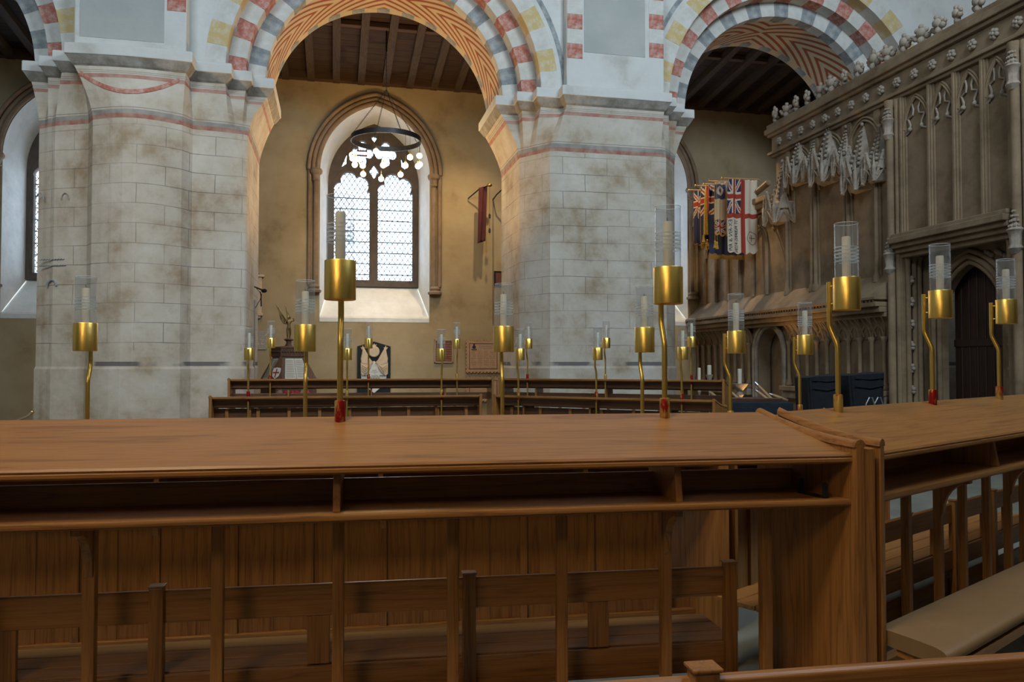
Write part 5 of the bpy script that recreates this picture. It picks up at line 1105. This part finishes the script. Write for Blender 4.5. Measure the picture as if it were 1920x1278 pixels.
# poppy wreaths and clay jars at the foot of the case
zl_ = at(541, 742, 16.5).z
ldg = tag(MB().box(at(485, 740, 16.6).x, at(620, 740, 16.6).x, 16.42, 16.64, FLOOR, zl_ - 0.01).build('oak_ledge', 'carved_oak', bevel=0.01), 'low oak ledge below the book case, hidden behind the stall rails', 'ledge')
for px, lab, s in ((535, 'red poppy wreath below the left part of the book case', 1.0), (566, 'red poppy wreath below the right part of the book case', 0.8)):
    p = at(px, 742, 16.54); wr = thing('poppy_wreath', lab, 'wreath', (p.x, p.y, zl_), 0, 'poppy wreaths under the book case')
    for k in range(12):
        a = math.pi * 2 * k / 12; MB().ball((0.15 * s * math.cos(a), 0.05 * math.sin(a), 0.045 + 0.02 * math.sin(3 * a)), 0.045, 7, 5, (1, 1, 0.9)).build('poppy', 'poppy', wr, smooth=60)
for px, lab in ((524, 'small brown jar between the wreaths, left one'), (568.5, 'small brown jar between the wreaths, right one')):
    p = at(px, 742, 16.47); tag(MB().lathe([(0.035, 0), (0.06, 0.03), (0.065, 0.07), (0.04, 0.11), (0.048, 0.13), (0.04, 0.13), (0.03, 0.10)], 14).build('clay_jar', 'brown_stone', smooth=50), lab, 'jar').location = (p.x, p.y, zl_)
# ---- maroon banner on a bracket pole
a, b = at(879, 371, 19.93), at(918, 347, 19.35)
bn = thing('wall_banner', 'narrow maroon banner hanging from a bracket pole on the aisle wall', 'banner', (a.x, YW, a.z))
O_ = Vector((a.x, YW, a.z)); mid = (a + b) / 2 + Vector((0, 0, 0.06))
MB().tube([Vector((a.x, YW, a.z)) - O_, a - O_, mid - O_, b - O_], 0.016, 8).build('pole', 'black_iron', bn, smooth=40); MB().ball(b - O_, 0.055, 12, 8, (1.2, 1, 0.8)).build('finial', 'brass', bn, smooth=60)
x0, x1 = at(898, 350, 19.5).x, at(914, 350, 19.5).x; zt3, zb3 = at(906, 352, 19.5).z, at(906, 456, 19.5).z
mb = MB(); n, m_ = 14, 24
for j in range(m_):
    for i in range(n):
        def P(i, j): u, v = i / n, j / m_; return (x0 + (x1 - x0) * (u * (0.96 - 0.05 * v)) - O_.x - 0.03 * v, 19.5 - O_.y + 0.022 * math.sin(u * 11 + v * 1.5), zt3 + 0.06 * u + (zb3 - zt3) * v - O_.z)
        mb.poly([P(i, j), P(i + 1, j), P(i + 1, j + 1), P(i, j + 1)])
o_ = mb.build('cloth', 'maroon', bn, smooth=60); sd_ = o_.modifiers.new('thick', 'SOLIDIFY'); sd_.thickness = 0.006
c = MB().tube([b - O_, Vector((b.x, b.y, at(918, 440, 19.35).z)) - O_], 0.004, 5).build('cord', 'maroon', bn)
for py in (405, 432): MB().lathe([(0.012, 0.06), (0.026, 0.03), (0.028, -0.05), (0.01, -0.06)], 8, Vector((b.x, b.y, at(918, py, 19.35).z)) - O_).build('tassel', 'black_iron', bn, smooth=40)
bp2 = at(930, 368, 19.6); t = thing('bracket_pole', 'empty black bracket pole half hidden by the right pier', 'pole', (bp2.x, YW, bp2.z)); MB().tube([(0, 0, 0), (0.02, -0.4, 0.05), (0.20, -0.8, 0.22)], 0.016, 8).build('rod', 'black_iron', t, smooth=40); MB().tube([(0, -0.01, 0), (0, -0.02, -3.2)], 0.008, 6).build('cord', 'ink', t)

# ================================================================ FLAGS hung from poles on the screen's low end
FM = ['f_white', 'f_red', 'f_navy', 'f_cream', 'f_gold', 'f_blue']
def union(u, v):    # u, v in 0..1 -> material index
    x, y = u - 0.5, v - 0.5
    if abs(x) < 0.09 or abs(y) < 0.075: return 1
    if abs(x) < 0.15 or abs(y) < 0.125: return 0
    d = min(abs(x - y), abs(x + y))
    return 1 if d < 0.035 else (0 if d < 0.10 else 2)
def flag(label, Y, x0, x1, zt, zb, pat, wave=0.03, nf=5.0, fringe=False, n=56, m=96):
    root = thing('hanging_flag', label, 'flag', (x1, Y, zt), 0, 'flags hung at the end of the stone screen'); mb = MB()
    W, H = x1 - x0, zt - zb
    def P(u, v): return (-W + W * u, wave * math.sin(nf * 2 * math.pi * u + 0.8 * v) * (0.5 + 0.5 * (1 - v)) + 0.02 * math.sin(3 * v), -H * v - 0.02 * math.sin(nf * 6 * u) * v - (0.05 * (2 * u - 1) ** 4 * -1 if v > 0.96 else 0))
    for j in range(m):
        for i in range(n):
            k = pat((i + 0.5) / n, (j + 0.5) / m)
            mb.poly([P(i / n, j / m), P((i + 1) / n, j / m), P((i + 1) / n, (j + 1) / m), P(i / n, (j + 1) / m)], mi=k)
    c = mb.build('cloth', FM, root, smooth=60); s = c.modifiers.new('thick', 'SOLIDIFY'); s.thickness = 0.003; s.offset = 1
    MB().tube([(-W - 0.12, 0, 0.015), (0.02, 0, 0.03), (XS - x1 + 0.02, 0, -0.03)], 0.013, 8).build('pole', 'pale_pole', root, smooth=40); MB().ball((-W - 0.14, 0, 0.015), 0.028, 8, 6).build('finial', 'brass', c, smooth=60)
    if fringe:
        f = MB()
        for k in range(60): x = -W + W * (k + 0.5) / 60; f.box(x - 0.0045, x + 0.0045, -0.012, 0.012, -H - 0.09 + 0.008 * math.sin(k * 1.7), -H + 0.01)
        f.build('fringe', 'f_gold', root, kind='stuff')
    return root, P
zF = lambda px, py, Y: at(px, py, Y).z
def ensign(u, v):
    if abs(u - 0.51) < 0.075 or abs(v - 0.49) < 0.035: return 1
    if u < 0.43 and v < 0.455: return union(u / 0.43, v / 0.455)
    return 0
Ya = 16.7; fx = lambda px, Y: at(px, 400, Y).x
r1, P = flag('white ensign with a red cross, union canton and mirrored lettering, frontmost of the flags', Ya, fx(1364.5, Ya), fx(1421, Ya), zF(1393, 337, Ya), zF(1393, 475, Ya), ensign, 0.022, 4.0)
W_ = fx(1421, Ya) - fx(1364.5, Ya); H_ = zF(1393, 337, Ya) - zF(1393, 475, Ya)
for s_, u, v, sz in (('ST ALBANS ASSN', 0.285, 0.765, 0.115), ('EX-RN & RM', 0.10, 0.76, 0.115)):
    me = text_mesh(s_, sz, 0.0005)
    xs_ = [v2.co.x for v2 in me.vertices]; sx = (H_ * 0.43) / (max(xs_) - min(xs_))
    for v2 in me.vertices:      # run downwards, mirrored left-right (the cloth is seen from behind)
        x, y, z = v2.co; xm = (min(xs_) + max(xs_)) / 2; uu = u + (-y) * -1.0 / W_ * -1.0 if False else u - y / W_; vv = v + (x - xm) * sx / H_
        q = P(uu, vv); v2.co = (q[0], q[1] - 0.006 - z, q[2])
    # mirror in place: flip the letters across their own baseline axis
    obj('lettering', me, 'ink_blue', r1)
bd = MB(); cu_, cv_ = 0.79, 0.79
pts = []
for k in range(25): a = 2 * math.pi * k / 24; q = P(cu_ + 0.15 * math.cos(a), cv_ + 0.085 * math.sin(a)); pts.append((q[0], q[1] - 0.006, q[2]))
bd.tube(pts, 0.006, 5); 
q1_ = P(cu_ - 0.1, cv_); q2_ = P(cu_ + 0.1, cv_); bd.tube([(q1_[0], q1_[1] - 0.006, q1_[2]), (q2_[0], q2_[1] - 0.006, q2_[2])], 0.006, 5); q1_ = P(cu_, cv_ - 0.045); q2_ = P(cu_, cv_ + 0.045); bd.tube([(q1_[0], q1_[1] - 0.006, q1_[2]), (q2_[0], q2_[1] - 0.006, q2_[2])], 0.008, 5); bd.build('emblem', 'ink_brown', r1, smooth=40)
def cream(u, v):
    if v > 0.965: return 4
    if u < 0.50 and 0.04 < v < 0.31: return 0 if ((u - 0.27) / 0.16) ** 2 + ((v - 0.16) / 0.09) ** 2 < 1 and ((u - 0.27) / 0.10) ** 2 + ((v - 0.16) / 0.06) ** 2 > 0.5 else 5
    if u < 0.52 and v > 0.70: return union(u / 0.52, (v - 0.70) / 0.265)
    if abs(u - 0.72) + abs(v - 0.42) * 3 < 0.10 or abs(u - 0.78) + abs(v - 0.62) * 3 < 0.10: return 5
    return 3
Yb_ = 17.15; flag('cream standard with a blue badge at top and a small union flag at its foot', Yb_, fx(1340, Yb_), fx(1379, Yb_), zF(1360, 342, Yb_), zF(1360, 442, Yb_), cream, 0.03, 3.5)
def blue(u, v): return union(u, v / 0.42) if v < 0.42 and u < 0.95 else (4 if v > 0.985 else 2)
Yc_ = 17.5; flag('long navy flag with a deep gold fringe at its foot, behind the white ensign', Yc_, fx(1330, Yc_), fx(1398, Yc_), zF(1360, 348, Yc_), zF(1360, 479, Yc_), blue, 0.03, 5.0, True)
def blue2(u, v): return 4 if v > 0.975 or u < 0.03 or u > 0.97 else (union(u, v / 0.5) if v < 0.5 else 2)
Yd_ = 18.1; flag('union standard with gold edging hanging behind the gold cord', Yd_, fx(1314, Yd_), fx(1342, Yd_), zF(1325, 350, Yd_), zF(1325, 458, Yd_), blue2, 0.045, 3.0, True)
Ye_ = 18.6; flag('darkest union standard at the back, next to the grey pier', Ye_, fx(1301, Ye_), fx(1318, Ye_), zF(1310, 358, Ye_), zF(1310, 459, Ye_), blue2, 0.05, 2.0, False, 36)
# gold cord with tassels
Yg_ = 17.9; p = at(1323, 345, Yg_); cd = thing('gold_cord', 'thick gold cord with tassels hanging between the flags', 'cord', (p.x, p.y, p.z)); MB().tube([(0, 0, 0.01), (XS - p.x + 0.02, 0, -0.02)], 0.012, 8).build('pole', 'pale_pole', cd, smooth=40); zq2 = lambda py: zF(1323, py, Yg_) - p.z
for dx in (-0.02, 0.02): MB().tube([(0, 0, 0), (dx, 0.01, zq2(400)), (dx * 1.5, 0, zq2(440))], [0.016, 0.03, 0.035], 8).build('cord_strand', 'f_gold', cd, smooth=50)
for dx, py in ((-0.06, 447), (0.03, 455), (0.0, 462), (0.10, 460)): MB().lathe([(0.012, 0.09), (0.03, 0.06), (0.025, 0.04), (0.045, -0.09)], 10, (dx, 0, zq2(py))).build('tassel', 'f_gold', cd, smooth=40)
Yh_ = 16.95; p = at(1340, 342, Yh_); cd = thing('gold_cord', 'thin gold cord with two tassels hanging in front of the cream standard', 'cord', (p.x, p.y, p.z)); MB().tube([(0, 0, 0.01), (XS - p.x + 0.02, 0, -0.02)], 0.008, 8).build('pole', 'pale_pole', cd, smooth=40); zq3 = lambda py: zF(1340, py, Yh_) - p.z
for dx, py in ((0.0, 458), (0.05, 460)):
    MB().tube([(dx, 0, 0), (dx, 0, zq3(py) + 0.08)], 0.006, 6).build('cord_strand', 'f_gold', cd); MB().lathe([(0.01, 0.09), (0.026, 0.06), (0.02, 0.04), (0.042, -0.08)], 10, (dx, 0, zq3(py))).build('tassel', 'f_gold', cd, smooth=40)
# ================================================================ THINGS BY THE SCREEN
def candle_at(px, py0, py1, Y, lab, r=0.035):
    a, b = at(px, py0, Y), at(px, py1, Y); t = thing('altar_candle', lab, 'candle', (b.x, b.y, b.z), 0, 'plain candles by the screen ledge')
    H = a.z - b.z; MB().lathe([(r, 0), (r, H), (r * 0.8, H + 0.008)], 14).build('wax', 'wax', t, smooth=40); MB().tube([(0, 0, H), (0.002, 0, H + 0.025)], 0.003, 5).build('wick', 'wick', t)
    return b
def stand_under(name, lab, b, r=0.07):
    t = thing(name, lab, 'candle stand', (b.x, b.y, FLOOR)); H = b.z - FLOOR
    MB().lathe([(r * 2.2, 0), (r * 2.2, 0.03), (r * 0.6, 0.10), (r * 0.35, 0.3), (r * 0.35, H - 0.28), (r * 0.8, H - 0.22), (r * 0.4, H - 0.16), (r * 1.5, H - 0.03), (r * 1.6, H)], 16).build('column', 'screen_carving', t, smooth=35)
b = candle_at(1311, 690, 714, 15.2, 'thin white candle at the left, on its own stand'); stand_under('candle_stand', 'slim stone candle stand furthest left, behind the stall rail', b, 0.05)
b = candle_at(1330, 685, 702, 15.6, 'short stout candle against the left end of the arcade', 0.045); stand_under('candle_stand', 'slim stone candle stand holding the short stout candle', b, 0.05)
b = candle_at(1387, 692, 719, 14.6, 'tall cream candle before the small arched recess', 0.042); stand_under('candle_stand', 'turned stone candle stand with a wide bowl before the arched recess', b, 0.10)
# long table with a navy cloth and pale poles lying on it
a, c = at(1362, 754, 12.3), at(1490, 751, 12.0); d = Vector((c.x - a.x, c.y - a.y, 0))
tb2 = thing('covered_table', 'long table under a navy cloth behind the right end of the far stalls', 'table', (a.x, a.y, FLOOR), math.atan2(d.y, d.x)); H = a.z - FLOOR; L = d.length
MB().hexa([(-0.02, -0.02, 0.02), (L, -0.02, 0.02), (L, 0.72, 0.02), (-0.02, 0.72, 0.02), (0, 0, H), (L - 0.02, 0, H), (L - 0.02, 0.7, H), (0, 0.7, H)]).build('cloth', 'navy_cloth', tb2, bevel=0.02)
MB().box(0.05, L - 0.1, 0.35, 0.65, H, H + 0.06).build('tray', 'dark_oak_x', tb2, bevel=0.005)
for (x0, y0, x1, y1), lab in (((1416, 717, 1450, 751), 'pale wooden pole with a bright tip, tallest on the covered table'), ((1417, 731, 1443, 751), 'pale wooden pole leaning just below the tallest pole'), ((1443, 738, 1478, 751), 'pale wooden pole lying lowest at the right of the poles'), ((1362, 728, 1391, 752), 'pale wooden pole behind the lamp below the flags'), ((1331, 734, 1347, 748), 'pale wooden pole seen through the stall end at the left')):
    Y0 = 12.45 if x0 > 1400 else 12.75
    a_, b_ = at(x0, y0, Y0 + 0.15), at(x1, y1, Y0); t = thing('wooden_pole', lab, 'pole', (b_.x, b_.y, b_.z), 0, 'pale wooden poles by the covered table'); v = a_ - b_
    MB().tube([(0, 0, 0), v * 0.8, v], [0.028, 0.026, 0.018], 10).build('shaft', 'pale_pole', t, smooth=40); MB().tube([v * 0.86, v * 1.02], [0.027, 0.02], 10).build('tip', 'steel', t, smooth=40)
# black draped stacks
def draped(px0, px1, py0, Y, lab, seed):
    random.seed(seed); a, b = at(px0, py0, Y), at(px1, py0, Y); w = (b.x - a.x) / 2; t = thing('covered_stack', lab, 'covered stack', ((a.x + b.x) / 2, Y + 0.3, FLOOR), R(random.uniform(-12, 4))); H = a.z - FLOOR
    rings = []
    for k in range(15):
        v = k / 14; n = 64; ring = []
        for j in range(n):
            an = 2 * math.pi * j / n; c_, s_ = math.cos(an), math.sin(an); fl_ = 1 + 0.035 * math.sin(an * 9 + 2.0 * v) * (1 - v) + 0.02 * math.sin(an * 17 + 5 * v)
            ring.append((w * fl_ * (0.82 + 0.18 * v) * math.copysign(abs(c_) ** 0.35, c_), 0.32 * fl_ * math.copysign(abs(s_) ** 0.35, s_), H * v + (0.03 * c_ if v > 0.95 else 0)))
        rings.append(ring)
    MB().loft(rings).build('cover', 'black_cloth', t, smooth=50)
    f_ = MB().tube([(-w * 0.8, -0.325, H * 0.86), (0, -0.34, H * 0.84), (w * 0.8, -0.325, H * 0.87)], 0.012, 6).tube([(-w * 0.8, -0.325, H * 0.95), (0, -0.335, H * 0.94), (w * 0.8, -0.325, H * 0.955)], 0.010, 6); f_.build('hem', 'black_cloth', t, smooth=60)
    return t
draped(1523, 1582, 705, 11.5, 'black cloth-covered stack left of the lamp on the angled desk', 3)
draped(1597, 1662, 701, 11.6, 'larger black cloth-covered stack right of the lamp on the angled desk', 5)
p = at(1640, 757, 10.9); t = thing('steel_chair_frame', 'bent steel chair frame tubes in front of the larger black covered stack', 'chair frame', (p.x, p.y, FLOOR)); zc_ = p.z - FLOOR
for dx in (-0.09, 0.06): MB().tube([(dx - 0.10, 0, 0), (dx - 0.06, 0, zc_), (dx, 0, zc_ + 0.10), (dx + 0.05, 0, zc_ + 0.10), (dx + 0.09, 0, zc_ - 0.02), (dx + 0.10, 0, 0)], 0.012, 8).build('tube', 'steel', t, smooth=50)
# rope and hook at the foot of the left pier
p0, p1 = at(60, 772, 14.3), at(28, 790, 13.9)
rp = thing('barrier_rope', 'twisted brown barrier rope hooked to the left pier', 'rope', (p0.x, p0.y, p0.z)); v = p1 - p0
MB().tube([(0, 0, 0), v * 0.3 + Vector((0, 0, -0.03)), v, v * 2.2 + Vector((0, 0, -0.06)), v * 5 + Vector((0, 0, 0.0))], 0.022, 8).build('rope_strand', 'rope', rp, smooth=50); MB().ball((0, 0, 0), 0.035, 8, 6).build('hook', 'brass', rp, smooth=60)
